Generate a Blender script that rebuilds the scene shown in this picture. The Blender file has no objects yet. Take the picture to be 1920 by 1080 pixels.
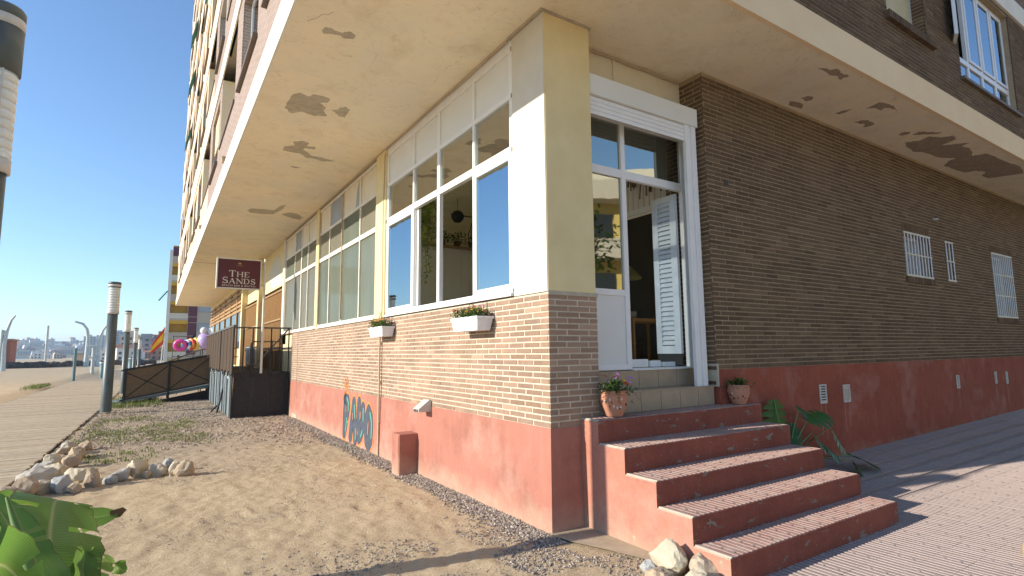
import bpy, bmesh, math, random
import numpy as np
from mathutils import Matrix, Vector
random.seed(7)
RN = np.random.default_rng(11)
SC = bpy.context.scene
COL = SC.collection
rad = math.radians

# ------------------------------------------------------------------ camera
cam_d = bpy.data.cameras.new('camera')
cam_d.sensor_width = 36.0
cam_d.lens = 36.0 * 1022.07 / 1920.0
cam_d.clip_start = 0.05
cam_d.clip_end = 9000
cam = bpy.data.objects.new('camera', cam_d)
COL.objects.link(cam)
CAM_C = Vector((-3.235, -4.320, 1.715))
R_ = [[0.839, 0.053, 0.541], [-0.544, 0.102, 0.833], [-0.011, -0.993, 0.115]]
_r = Vector((R_[0][0], R_[1][0], R_[2][0])).normalized()
_f = Vector((R_[0][2], R_[1][2], R_[2][2])).normalized()
_r = (_r - _f * _r.dot(_f)).normalized()
_u = _r.cross(_f)
cam.matrix_world = Matrix(((_r.x, _u.x, -_f.x, CAM_C.x), (_r.y, _u.y, -_f.y, CAM_C.y), (_r.z, _u.z, -_f.z, CAM_C.z), (0, 0, 0, 1)))
SC.camera = cam

# ------------------------------------------------------------------ light
SUN_EL = rad(22.2)
SUN_H = Vector((-0.984, 0.177, 0)).normalized()      # horizontal direction towards the sun
SUN_DIR = Vector((SUN_H.x * math.cos(SUN_EL), SUN_H.y * math.cos(SUN_EL), math.sin(SUN_EL)))
world = bpy.data.worlds.new('World')
SC.world = world
world.use_nodes = True
wn = world.node_tree
bg = wn.nodes['Background']
sky = wn.nodes.new('ShaderNodeTexSky')
sky.sky_type = 'NISHITA'
sky.sun_disc = False
sky.sun_elevation = SUN_EL
sky.sun_rotation = math.atan2(SUN_H.x, SUN_H.y)
sky.air_density = 1.0
sky.dust_density = 0.0
sky.ozone_density = 4.2
sky.altitude = 10
bg.inputs['Strength'].default_value = 0.118
wn.links.new(sky.outputs['Color'], bg.inputs['Color'])
sun_d = bpy.data.lights.new('sun', 'SUN')
sun_d.energy = 3.7
sun_d.angle = rad(0.55)
sun_d.color = (1.0, 0.92, 0.80)
sun = bpy.data.objects.new('sun', sun_d)
COL.objects.link(sun)
sun.location = SUN_DIR * 60
sun.rotation_euler = SUN_DIR.to_track_quat('Z', 'Y').to_euler()
SC.view_settings.view_transform = 'Standard'
SC.view_settings.look = 'None'
SC.view_settings.gamma = 1.0
SC.view_settings.use_curve_mapping = False
SC.view_settings.exposure = 1.02
SC.render.engine = 'CYCLES'
SC.cycles.use_denoising = True
SC.cycles.max_bounces = 10
SC.cycles.diffuse_bounces = 6
SC.cycles.transparent_max_bounces = 24

# ------------------------------------------------------------------ materials
def lin(c):
    return tuple(((v / 255.0) / 12.92 if v <= 10 else (((v / 255.0) + 0.055) / 1.055) ** 2.4) for v in c)

class NT:
    def __init__(s, name):
        s.m = bpy.data.materials.new(name)
        s.m.use_nodes = True
        s.t = s.m.node_tree
        s.b = s.t.nodes['Principled BSDF']
        s.out = s.t.nodes['Material Output']
    def n(s, typ, **kw):
        nd = s.t.nodes.new('ShaderNode' + typ)
        for k, v in kw.items():
            if k in nd.inputs: nd.inputs[k].default_value = v
            else: setattr(nd, k, v)
        return nd
    def l(s, a, b): s.t.links.new(a, b)
    def coord(s, kind='Object', scale=None):
        tc = s.n('TexCoord')
        o = tc.outputs[kind]
        if scale:
            mp = s.n('Mapping'); mp.inputs['Scale'].default_value = scale
            s.l(o, mp.inputs['Vector']); o = mp.outputs['Vector']
        return o
    def noise(s, vec, scale, detail=5, rough=0.6, dist=0.0):
        nd = s.n('TexNoise'); nd.inputs['Scale'].default_value = scale
        nd.inputs['Detail'].default_value = detail; nd.inputs['Roughness'].default_value = rough
        nd.inputs['Distortion'].default_value = dist
        if vec is not None: s.l(vec, nd.inputs['Vector'])
        return nd.outputs['Fac']
    def ramp(s, fac, stops, interp='LINEAR'):
        r = s.n('ValToRGB'); e = r.color_ramp; e.interpolation = interp
        while len(e.elements) > len(stops): e.elements.remove(e.elements[-1])
        while len(e.elements) < len(stops): e.elements.new(0.5)
        for el, (p, c) in zip(e.elements, stops):
            el.position = p
            el.color = (c, c, c, 1) if isinstance(c, (int, float)) else (*c, 1)
        s.l(fac, r.inputs['Fac']); return r.outputs['Color']
    def mix(s, fac, a, b, typ='MIX'):
        m = s.n('MixRGB'); m.blend_type = typ
        for i, v in ((0, fac), (1, a), (2, b)):
            if isinstance(v, (int, float)): m.inputs[i].default_value = v if i == 0 else (v, v, v, 1)
            elif isinstance(v, tuple): m.inputs[i].default_value = (*v, 1)
            else: s.l(v, m.inputs[i])
        return m.outputs['Color']
    def math(s, op, a, b=None):
        m = s.n('Math'); m.operation = op
        for i, v in ((0, a), (1, b)):
            if v is None: continue
            if isinstance(v, (int, float)): m.inputs[i].default_value = v
            else: s.l(v, m.inputs[i])
        return m.outputs[0]
    def rnd(s):
        oi = s.n('ObjectInfo'); ge = s.n('NewGeometry')
        return s.math('FRACT', s.math('ADD', oi.outputs['Random'], ge.outputs['Random Per Island']))
    def col(s, c):
        if isinstance(c, tuple): s.b.inputs['Base Color'].default_value = (*c, 1)
        else: s.l(c, s.b.inputs['Base Color'])
    def bump(s, h, strength=0.3, dist=0.02):
        b = s.n('Bump'); b.inputs['Strength'].default_value = strength; b.inputs['Distance'].default_value = dist
        s.l(h, b.inputs['Height']); s.l(b.outputs['Normal'], s.b.inputs['Normal'])
    def rough(s, v, spec=0.5):
        if isinstance(v, (int, float)): s.b.inputs['Roughness'].default_value = v
        else: s.l(v, s.b.inputs['Roughness'])
        s.b.inputs['Specular IOR Level'].default_value = spec

MT = {}
def simple(name, a, b=None, scale=4.0, rough=0.7, bump=0.0, bscale=40.0, spec=0.4, metal=0.0, grain=0.0, gscale=200.0):
    t = NT(name); v = t.coord()
    b = b or tuple(x * 0.82 for x in a)
    c = t.mix(t.ramp(t.noise(v, scale, 6, 0.62), [(0.35, 0.0), (0.68, 1.0)]), a, b)
    if grain: c = t.mix(t.ramp(t.noise(v, gscale, 2, 0.7), [(0.3, grain), (0.6, 0.0)]), c, tuple(x * 0.35 for x in a))
    t.col(c); t.rough(rough, spec); t.b.inputs['Metallic'].default_value = metal
    if bump: t.bump(t.noise(v, bscale, 5, 0.65), bump, 0.01)
    MT[name] = t.m
    return t.m

def painted_peel(name, paint, paint2, under, lo, hi, pscale=3.0, bump=0.25, dust=0.0, st=(1, 1, 1)):
    t = NT(name); v = t.coord()
    base = t.mix(t.ramp(t.noise(v, 1.7, 7, 0.65), [(0.32, 0.0), (0.7, 1.0)]), paint, paint2)
    streak = t.noise(t.coord('Object', (5, 5, 0.6)), 2.2, 5, 0.6)
    base = t.mix(t.ramp(streak, [(0.50, 0.0), (0.80, 0.22)]), base, tuple(min(1, x * 1.25 + 0.06) for x in paint))
    p = t.noise(t.coord('Object', st), pscale, 13, 0.72, 0.4)
    base = t.mix(t.ramp(t.noise(t.coord('Object', st), pscale * .8, 9, .7), [(.50, 0), (.66, .55)]), base, tuple(x * .62 for x in paint))
    base = t.mix(t.ramp(t.noise(v, 42, 3, .8), [(.60, 0), (.72, .5)]), base, tuple(min(1, x * .6 + .2) for x in paint))
    if dust:
        sp = t.n('SeparateXYZ'); t.l(t.n('NewGeometry').outputs['Position'], sp.inputs[0])
        dz = t.math('SUBTRACT', t.math('MULTIPLY', t.noise(v, 5, 6, .7), .55), sp.outputs['Z'])
        base = t.mix(t.ramp(dz, [(-.02, 0), (.30, dust)]), base, (.47, .36, .25))
        base = t.mix(t.ramp(t.noise(v, 1.1, 8, .7), [(.52, 0), (.72, .38)]), base, (.55, .36, .29))
    mask = t.ramp(p, [(lo, 0.0), (hi, 1.0)])
    uc = t.mix(t.noise(v, 18, 4), under, tuple(x * 0.7 for x in under))
    t.col(t.mix(mask, base, uc)); t.rough(0.85, 0.25)
    h = t.math('SUBTRACT', t.math('MULTIPLY', t.noise(v, 26, 6, 0.7), 0.35), t.math('MULTIPLY', mask, 0.5))
    t.bump(h, bump, 0.012)
    MT[name] = t.m

def mk_brick(name, stops, grime=0.4):
    t = NT(name); v = t.coord()
    g = t.n('NewGeometry').outputs['Position']
    c = t.ramp(t.rnd(), stops)
    c = t.mix(t.ramp(t.noise(g, 14, 6, 0.7), [(0.4, 0.0), (0.75, 0.55)]), c, tuple(x * 0.55 for x in stops[1][1]))
    c = t.mix(t.ramp(t.rnd(), [(.93, 0), (.96, .55)]), c, tuple(x * 1.5 for x in stops[2][1]))
    c = t.mix(t.ramp(t.noise(g, .6, 6, .65), [(.5, 0), (.75, .45)]), c, tuple(x * 0.6 for x in stops[1][1]))
    c = t.mix(t.ramp(t.noise(g, 1.1, 5, 0.6), [(0.42, 0.0), (0.72, grime)]), c, tuple(min(1, x * 1.7) for x in stops[1][1]))
    t.col(c); t.rough(0.9, 0.2)
    t.bump(t.noise(g, 70, 4, 0.7), 0.35, 0.004)
    MT[name] = t.m

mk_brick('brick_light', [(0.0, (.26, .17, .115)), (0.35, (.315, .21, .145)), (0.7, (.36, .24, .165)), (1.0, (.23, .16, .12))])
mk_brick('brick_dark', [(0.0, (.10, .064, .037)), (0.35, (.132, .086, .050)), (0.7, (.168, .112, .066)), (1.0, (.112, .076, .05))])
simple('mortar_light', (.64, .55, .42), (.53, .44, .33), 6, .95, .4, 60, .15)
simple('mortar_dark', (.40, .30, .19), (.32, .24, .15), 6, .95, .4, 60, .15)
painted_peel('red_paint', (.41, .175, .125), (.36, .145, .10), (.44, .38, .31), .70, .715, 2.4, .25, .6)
painted_peel('red_paint_shaded', (.33, .088, .048), (.25, .062, .036), (.32, .25, .2), .72, .74, 2.0, .25, .45)  # plinth red darkened in colour for the shaded street side
painted_peel('red_steps_shaded', (.30, .088, .055), (.21, .058, .038), (.32, .265, .21), .585, .62, 5.0, .6, 0, (1, 1, 2.3))  # step red darkened in colour for the risers in shade
painted_peel('red_steps_lit', (.46, .20, .14), (.40, .155, .10), (.46, .40, .29), .645, .66, 3.6, .4, .5)  # step red paled in colour for the sunlit flank
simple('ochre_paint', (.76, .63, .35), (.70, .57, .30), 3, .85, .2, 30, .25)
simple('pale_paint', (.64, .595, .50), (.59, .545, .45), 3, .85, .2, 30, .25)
def mk_soffit():
    t = NT('soffit_paint'); v = t.coord()
    c = t.mix(t.ramp(t.noise(v, .55, 6, .6, .4), [(.4, 0.0), (.62, 1.0)]), (.88, .76, .55), (.80, .72, .56))
    c = t.mix(t.ramp(t.noise(v, 2.3, 8, .7), [(.5, 0.0), (.74, .55)]), c, (.64, .52, .33))
    c = t.mix(t.ramp(t.noise(v, 9, 9, .75), [(.56, 0.0), (.70, .35)]), c, (.58, .49, .34))
    c = t.mix(t.ramp(t.noise(v, 1.1, 4, .5, 1.5), [(.495, 0.0), (.5, .5), (.505, 0.0)]), c, (.55, .46, .32))
    t.col(c); t.rough(.9, .2); t.bump(t.noise(t.coord('Object', (1, .12, 1)), 22, 5, .6), .3, .006); MT['soffit_paint'] = t.m
mk_soffit()
simple('fascia_paint', (.86, .67, .42), (.82, .61, .36), 1.5, .85, .15, 30, .25)
simple('fascia_white', (.80, .76, .66), (.72, .67, .56), 1.5, .85, .15, 30, .25)
simple('bare_plaster', (.52, .45, .34), (.40, .345, .26), 9, .95, .5, 50, .1)
simple('bare_plaster_dark', (.42, .33, .24), (.30, .235, .17), 12, .95, .5, 50, .1)
simple('white_frame', (.80, .80, .78), (.76, .75, .73), 5, .35, 0, 1, .5)
simple('white_panel', (.74, .74, .70), (.70, .70, .66), 2, .5, .05, 8, .4)
simple('cream_panel', (.74, .66, .50), (.68, .60, .44), 2, .6, .1, 8, .3)
simple('grey_panel', (.36, .39, .42), (.30, .33, .36), 2, .5, 0, 8, .3)
simple('bronze_frame', (.50, .36, .22), (.42, .29, .17), 8, .5, 0, 1, .4)
simple('seal_black', (.03, .03, .03), None, 8, .6)
def mk_glass(name, refl, tint, fac_lo=.12, rough=0.02):
    t = NT(name)
    t.t.nodes.remove(t.b)
    tr = t.n('BsdfTransparent'); tr.inputs['Color'].default_value = (*tint, 1)
    gl = t.n('BsdfGlossy'); gl.inputs['Color'].default_value = (*refl, 1); gl.inputs['Roughness'].default_value = rough
    fr = t.n('Fresnel'); fr.inputs['IOR'].default_value = 1.9
    f = t.math('MAXIMUM', fr.outputs[0], fac_lo)
    nz = t.noise(t.coord(), 1.6, 2, .5); bp = t.n('Bump'); bp.inputs['Strength'].default_value = .03; bp.inputs['Distance'].default_value = .05
    t.l(nz, bp.inputs['Height']); t.l(bp.outputs['Normal'], gl.inputs['Normal'])
    mx = t.n('MixShader'); t.l(f, mx.inputs[0]); t.l(tr.outputs[0], mx.inputs[1]); t.l(gl.outputs[0], mx.inputs[2])
    t.l(mx.outputs[0], t.out.inputs['Surface']); MT[name] = t.m
mk_glass('glass_clear', (.92, .96, .95), (.80, .84, .82), .52)
mk_glass('glass_mirror', (.78, .92, 1.0), (.78, .84, .85), .46)
mk_glass('glass_dark', (.9, .95, 1), (.35, .38, .38), .45)
def mk_frost(name, a, b):
    t = NT(name); v = t.coord('Object', (1, 1, .15))
    c = t.mix(t.ramp(t.noise(v, 3, 4), [(.35, 0), (.65, 1.0)]), a, b); t.col(c); t.rough(.12, .8)
    td = t.n('BsdfTranslucent'); t.l(c, td.inputs['Color']); mx = t.n('MixShader'); mx.inputs[0].default_value = .72
    t.l(t.b.outputs[0], mx.inputs[1]); t.l(td.outputs[0], mx.inputs[2]); t.l(mx.outputs[0], t.out.inputs['Surface']); MT[name] = t.m
mk_frost('glass_curtain', (.52, .55, .44), (.44, .50, .42))
mk_frost('glass_curtain_pale', (.60, .57, .45), (.54, .53, .43))
simple('tile_beige', (.42, .32, .22), (.36, .27, .18), 7, .45, .05, 30, .4, 0, .25, 160)
simple('grout', (.30, .24, .18), None, 20, .95)
def mk_pav():
    for nm_, cc in (('paving_ridge', (.52, .42, .365)), ('step_ridge', (.46, .31, .255))):
        simple(nm_, cc, tuple(x * .85 for x in cc), 6, .85, .3, 90, .25, 0, .2, 60)
    t = NT('paving_tile'); v = t.n('NewGeometry').outputs['Position']
    c = t.ramp(t.rnd(), [(0, (.285, .21, .19)), (.5, (.32, .235, .215)), (1, (.26, .19, .175))])
    c = t.mix(t.ramp(t.noise(v, 1.2, 6, .65), [(.42, 0), (.75, .55)]), c, (.40, .33, .275))
    c = t.mix(t.ramp(t.noise(v, 35, 4, .7), [(.5, 0), (.8, .5)]), c, (.19, .145, .13))
    t.col(c); t.rough(.85, .25); t.bump(t.noise(v, 90, 4, .7), .3, .004); MT['paving_tile'] = t.m
    t = NT('step_tile'); v = t.n('NewGeometry').outputs['Position']
    c = t.ramp(t.rnd(), [(0, (.33, .18, .15)), (.5, (.37, .21, .175)), (1, (.30, .17, .14))])
    c = t.mix(t.ramp(t.noise(v, 5, 8, .7), [(.47, 0), (.6, .9)]), c, (.47, .40, .33))
    t.col(c); t.rough(.85, .25); t.bump(t.noise(v, 90, 4, .7), .3, .004); MT['step_tile'] = t.m
mk_pav()
simple('paving_joint', (.30, .235, .20), (.25, .195, .165), 8, .95, .3)
def mk_sand():
    t = NT('sand'); v = t.n('NewGeometry').outputs['Position']
    c = t.mix(t.ramp(t.noise(v, .8, 7, .65), [(.36, 0), (.66, 1.0)]), (.60, .465, .295), (.53, .405, .255))
    sep = t.n('SeparateXYZ'); t.l(v, sep.inputs[0])
    # greyer, stonier soil further along the wall
    gy = t.ramp(t.math('ADD', t.math('MULTIPLY', sep.outputs['Y'], .04), t.math('MULTIPLY', t.noise(v, .5, 5), .25)), [(.30, 0), (.45, 1.0)])
    gx = t.ramp(t.math('MULTIPLY', t.math('ADD', sep.outputs['X'], 6.0), .2), [(.22, 0), (.3, 1.0)])
    c = t.mix(t.math('MULTIPLY', t.math('MULTIPLY', gy, gx), .75), c, (.40, .32, .24))
    c = t.mix(t.ramp(t.noise(v, 60, 3, .75), [(.52, 0), (.66, .6)]), c, (.24, .17, .11))
    mpn = t.n('Mapping'); mpn.inputs['Scale'].default_value = (9, 22, 14); mpn.inputs['Rotation'].default_value = (0, 0, .5); t.l(v, mpn.inputs['Vector'])
    dash = t.noise(mpn.outputs['Vector'], 1.0, 6, .75)
    c = t.mix(t.ramp(dash, [(.585, 0), (.65, .6)]), c, (.27, .19, .12))  # footprint shadows painted into the sand as dark dashes
    c = t.mix(t.ramp(t.noise(v, 140, 2, .7), [(.62, 0), (.72, .8)]), c, (.70, .62, .50))
    t.col(c); t.rough(.97, .1)
    h = t.math('SUBTRACT', t.math('ADD', t.math('MULTIPLY', t.noise(v, 17, 9, .75), .7), t.math('MULTIPLY', t.noise(v, 95, 3, .7), .5)), t.math('MULTIPLY', dash, .8))
    t.bump(h, .9, .03); MT['sand'] = t.m
mk_sand()
def mk_island(name, stops, rough=.8, spec=.3, nscale=30, nd=.6):
    t = NT(name); v = t.n('NewGeometry').outputs['Position']
    c = t.ramp(t.rnd(), stops, 'LINEAR')
    c = t.mix(t.ramp(t.noise(v, nscale, 5, .7), [(.42, 0), (.75, nd)]), c, tuple(x * .5 for x in stops[0][1]))
    t.col(c); t.rough(rough, spec); t.bump(t.noise(v, nscale * 2, 4), .3, .006); MT[name] = t.m
mk_island('pebble', [(0, (.13, .115, .10)), (.3, (.24, .20, .165)), (.6, (.37, .30, .235)), (.9, (.47, .40, .33)), (1, (.62, .56, .47))])
mk_island('soil_stone', [(0, (.24, .19, .145)), (.4, (.36, .285, .21)), (.8, (.44, .36, .275)), (1, (.55, .48, .38))])
mk_island('rock', [(0, (.40, .32, .23)), (.3, (.48, .41, .31)), (.6, (.44, .35, .25)), (1, (.40, .38, .34))], .9, .2, 7, .5)
simple('rock_pale', (.56, .49, .36), (.46, .38, .26), 6, .9, .6, 30, .2)
simple('rock_grey', (.40, .40, .38), (.28, .28, .27), 6, .9, .6, 30, .2)
simple('rock_orange', (.46, .35, .23), (.33, .26, .19), 5, .9, .6, 30, .2)
mk_island('plank_wood', [(0, (.40, .32, .22)), (.4, (.47, .38, .26)), (.75, (.51, .42, .295)), (1, (.43, .355, .255))], .85, .2, 9, .5)
simple('deck_edge', (.05, .045, .04), None, 9, .9)
simple('pole_green', (.085, .105, .10), (.065, .08, .078), 5, .45, .1, 30, .5)
simple('lens_acrylic', (.72, .74, .70), (.62, .65, .60), 12, .15, 0, 1, .6)
simple('band_white', (.62, .60, .55), None, 9, .6)
simple('terrace_dark', (.045, .042, .040), (.03, .028, .027), 9, .8, .3, 20, .3)
simple('board_grey', (.20, .235, .235), (.13, .16, .165), 10, .8, .3, 20, .3)
simple('reed_brown', (.10, .07, .047), (.06, .043, .03), 30, .95, .5, 60, .15)
simple('rail_metal', (.12, .10, .075), (.08, .065, .05), 10, .5)
simple('mesh_brown', (.20, .135, .08), (.16, .105, .06), 14, .95, .3, 90, .1)
simple('reed_gold', (.33, .19, .08), (.17, .09, .035), 26, .9, .5, 60, .15)
simple('wood_warm', (.40, .25, .12), (.32, .19, .09), 14, .7, .2, 30, .3)
simple('sign_maroon', (.115, .022, .026), (.095, .018, .022), 2, .4, 0, 1, .4)
simple('sign_cream', (.78, .70, .58), None, 3, .5)
simple('sign_gold', (.55, .36, .08), None, 3, .5)
simple('sign_box', (.74, .70, .58), (.66, .62, .50), 3, .5)
simple('terracotta', (.50, .235, .145), (.42, .20, .13), 9, .85, .2, 40, .25)
simple('cut_dark', (.03, .02, .018), None, 9, .9)
simple('pot_white', (.62, .52, .46), None, 20, .8)
simple('planter_white', (.76, .77, .80), (.62, .64, .68), 14, .55, .15, 20, .4)
simple('iron_black', (.03, .028, .025), None, 9, .5)
simple('soil', (.05, .035, .025), None, 30, .95)
def mk_leaf(name, a, b, trans=.25, rough=.4, stripes=None):
    t = NT(name)
    g = t.n('NewGeometry').outputs['Position']
    c = t.mix(t.rnd(), a, b)
    if stripes:
        uv = t.coord('UV')
        w = t.n('TexWave'); w.wave_type = 'BANDS'; w.bands_direction = 'X'; w.inputs['Scale'].default_value = stripes; w.inputs['Distortion'].default_value = 1.2; w.inputs['Detail'].default_value = 3
        t.l(uv, w.inputs['Vector'])
        c = t.mix(t.math('MULTIPLY', w.outputs['Fac'], .45), c, tuple(x * .55 for x in a))
        c = t.mix(t.ramp(t.noise(uv, 3, 6), [(.5, 0), (.7, .45)]), c, (.30, .34, .06))
        s = t.n('SeparateXYZ'); t.l(uv, s.inputs[0])
        mid = t.ramp(t.math('ABSOLUTE', t.math('SUBTRACT', s.outputs['Y'], .5)), [(.0, 1.0), (.03, .0)])
        c = t.mix(mid, c, (.42, .45, .20))
        edge = t.ramp(t.math('ADD', t.math('ABSOLUTE', t.math('SUBTRACT', s.outputs['Y'], .5)), t.math('MULTIPLY', t.noise(uv, 9, 5), .05)), [(.505, 0), (.525, .9)])
        c = t.mix(edge, c, (.16, .09, .04))
        t.bump(w.outputs['Fac'], .3, .006)
    t.col(c); t.rough(rough, .45)
    try:
        t.t.nodes.remove
        td = t.n('BsdfTranslucent'); t.l(c, td.inputs['Color']) if not isinstance(c, tuple) else None
        mx = t.n('MixShader'); mx.inputs[0].default_value = trans
        t.l(t.b.outputs[0], mx.inputs[1]); t.l(td.outputs[0], mx.inputs[2]); t.l(mx.outputs[0], t.out.inputs['Surface'])
    except Exception as e: print(e)
    MT[name] = t.m
mk_leaf('leaf_banana', (.15, .30, .055), (.21, .36, .06), .5, .35, 34)
mk_leaf('leaf_monstera', (.035, .12, .025), (.07, .20, .04), .3, .3)
mk_leaf('leaf_small', (.05, .11, .02), (.12, .19, .03), .3, .5)
mk_leaf('leaf_ivy', (.20, .26, .03), (.40, .36, .05), .35, .5)
mk_leaf('grass_blade', (.10, .15, .025), (.22, .24, .06), .3, .6)
simple('stem_green', (.16, .24, .08), (.12, .18, .06), 9, .5)
simple('dry_brown', (.14, .08, .04), None, 9, .9)
for nm, c in dict(petal_yellow=(.75, .42, .03), petal_orange=(.70, .20, .03), petal_purple=(.42, .16, .52), petal_white=(.75, .70, .70), petal_red=(.55, .05, .04)).items():
    simple(nm, c, None, 30, .6)
simple('graf_dark', (.055, .065, .085), (.08, .09, .11), 12, .7)
simple('graf_orange', (.68, .22, .05), (.60, .20, .07), 12, .7)
simple('graf_green', (.09, .36, .27), None, 12, .7)
simple('pipe_beige', (.55, .42, .28), None, 9, .6)
simple('pvc_grey', (.58, .56, .50), None, 9, .5)
simple('sill_stone', (.16, .12, .09), None, 9, .6)
simple('shutter_cream', (.66, .56, .33), (.60, .50, .29), 3, .6)
simple('steel_bar', (.62, .64, .66), (.5, .5, .5), 12, .4)
simple('blue_frame', (.42, .58, .60), None, 9, .4)
simple('green_awning', (.03, .20, .16), None, 9, .7)
simple('room_wall', (.88, .85, .77), (.85, .81, .73), 2, .8)
simple('room_dark', (.10, .095, .085), (.08, .075, .07), 2, .8)
simple('room_floor', (.72, .66, .56), (.66, .60, .50), 3, .5)
simple('door_blue_white', (.66, .70, .74), (.52, .57, .62), 5, .6, .25, 30, .3, 0, .0)
simple('reed_dry', (.17, .10, .045), (.11, .07, .03), 9, .9)
simple('house_white', (.74, .70, .64), (.66, .62, .56), .05, .9)
simple('house_cream', (.60, .50, .38), (.52, .43, .32), .05, .9)
simple('house_terra', (.42, .25, .17), (.36, .21, .14), .05, .9)
simple('house_grey', (.36, .33, .32), (.30, .28, .27), .05, .9)
simple('roof_tile', (.40, .19, .10), (.34, .16, .09), .3, .9)
simple('window_dark', (.04, .05, .06), None, 1, .15, 0, 1, .6)
simple('scrub', (.10, .115, .06), (.20, .165, .105), .012, .95)
simple('yellow_wall', (.74, .42, .03), (.66, .36, .03), .4, .8)
simple('beige_wall', (.56, .46, .34), (.50, .41, .30), .4, .8)
simple('maroon_panel', (.15, .045, .06), (.12, .035, .05), .4, .7)
simple('metal_pale', (.55, .60, .58), (.48, .53, .51), 3, .4)
simple('metal_teal', (.12, .22, .24), None, 3, .5)
simple('concrete_dark', (.10, .085, .07), (.06, .052, .045), 2.5, .95, .6, 9)
simple('red_stucco', (.42, .16, .10), None, .8, .9)
for nm, c in dict(vinyl_pink=(.80, .06, .36), vinyl_yellow=(.85, .55, .05), vinyl_blue=(.10, .30, .60), vinyl_lilac=(.55, .40, .70), vinyl_white=(.80, .80, .80), vinyl_red=(.70, .05, .03), vinyl_orange=(.80, .25, .02), flag_red=(.55, .02, .02), flag_yellow=(.80, .50, .01)).items():
    simple(nm, c, None, 3, .35, 0, 1, .6)
def mk_sea():
    t = NT('sea_water'); v = t.coord()
    t.col((.02, .06, .09)); t.rough(.12, .6); t.bump(t.noise(v, .6, 6, .6), .6, .3); MT['sea_water'] = t.m
mk_sea()
def mk_bricktex(name, ax, c1, c2, mo):
    t = NT(name); s = t.n('SeparateXYZ'); t.l(t.n('NewGeometry').outputs['Position'], s.inputs[0])
    cb = t.n('CombineXYZ'); t.l(s.outputs[ax], cb.inputs[0]); t.l(s.outputs[2], cb.inputs[1])
    b = t.n('TexBrick'); t.l(cb.outputs[0], b.inputs['Vector'])
    b.inputs['Scale'].default_value = 1.0; b.inputs['Brick Width'].default_value = .29; b.inputs['Row Height'].default_value = .06
    b.inputs['Mortar Size'].default_value = .007; b.inputs['Color1'].default_value = (*c1, 1); b.inputs['Color2'].default_value = (*c2, 1); b.inputs['Mortar'].default_value = (*mo, 1)
    t.col(b.outputs['Color']); t.rough(.9, .2); t.bump(t.math('SUBTRACT', 1.0, b.outputs['Fac']), .5, .006); MT[name] = t.m
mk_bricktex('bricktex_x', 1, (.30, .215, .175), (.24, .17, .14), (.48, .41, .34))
mk_bricktex('bricktex_bounce', 0, (.36, .27, .21), (.30, .22, .17), (.48, .41, .34))  # brick paled in colour to replace missing bounce light in the recesses
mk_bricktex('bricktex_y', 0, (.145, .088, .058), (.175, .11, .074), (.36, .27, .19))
simple('pale_frame', (.76, .72, .62), (.66, .58, .46), 4, .45, 0, 1, .4)
simple('cream_bar', (.66, .60, .46), None, 9, .5)
simple('pale_pane', (.40, .43, .44), (.34, .37, .38), 3, .2, 0, 1, .5)
simple('streak_lime', (.42, .22, .17), (.36, .13, .09), 30, .9)
mk_glass('glass_door', (.92, .92, .80), (.52, .52, .40), .42)
simple('conc_sandy', (.44, .36, .25), (.36, .29, .20), 5, .95, .4, 40, .1)
simple('lampshade', (.45, .50, .20), None, 9, .7)
mk_leaf('leaf_banana_plain', (.16, .26, .06), (.20, .30, .08), .3, .4)
simple('yellow_paint', (.72, .56, .20), (.64, .49, .18), 1, .85)
simple('peach_wall', (.70, .54, .38), (.62, .46, .31), .6, .85)
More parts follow.
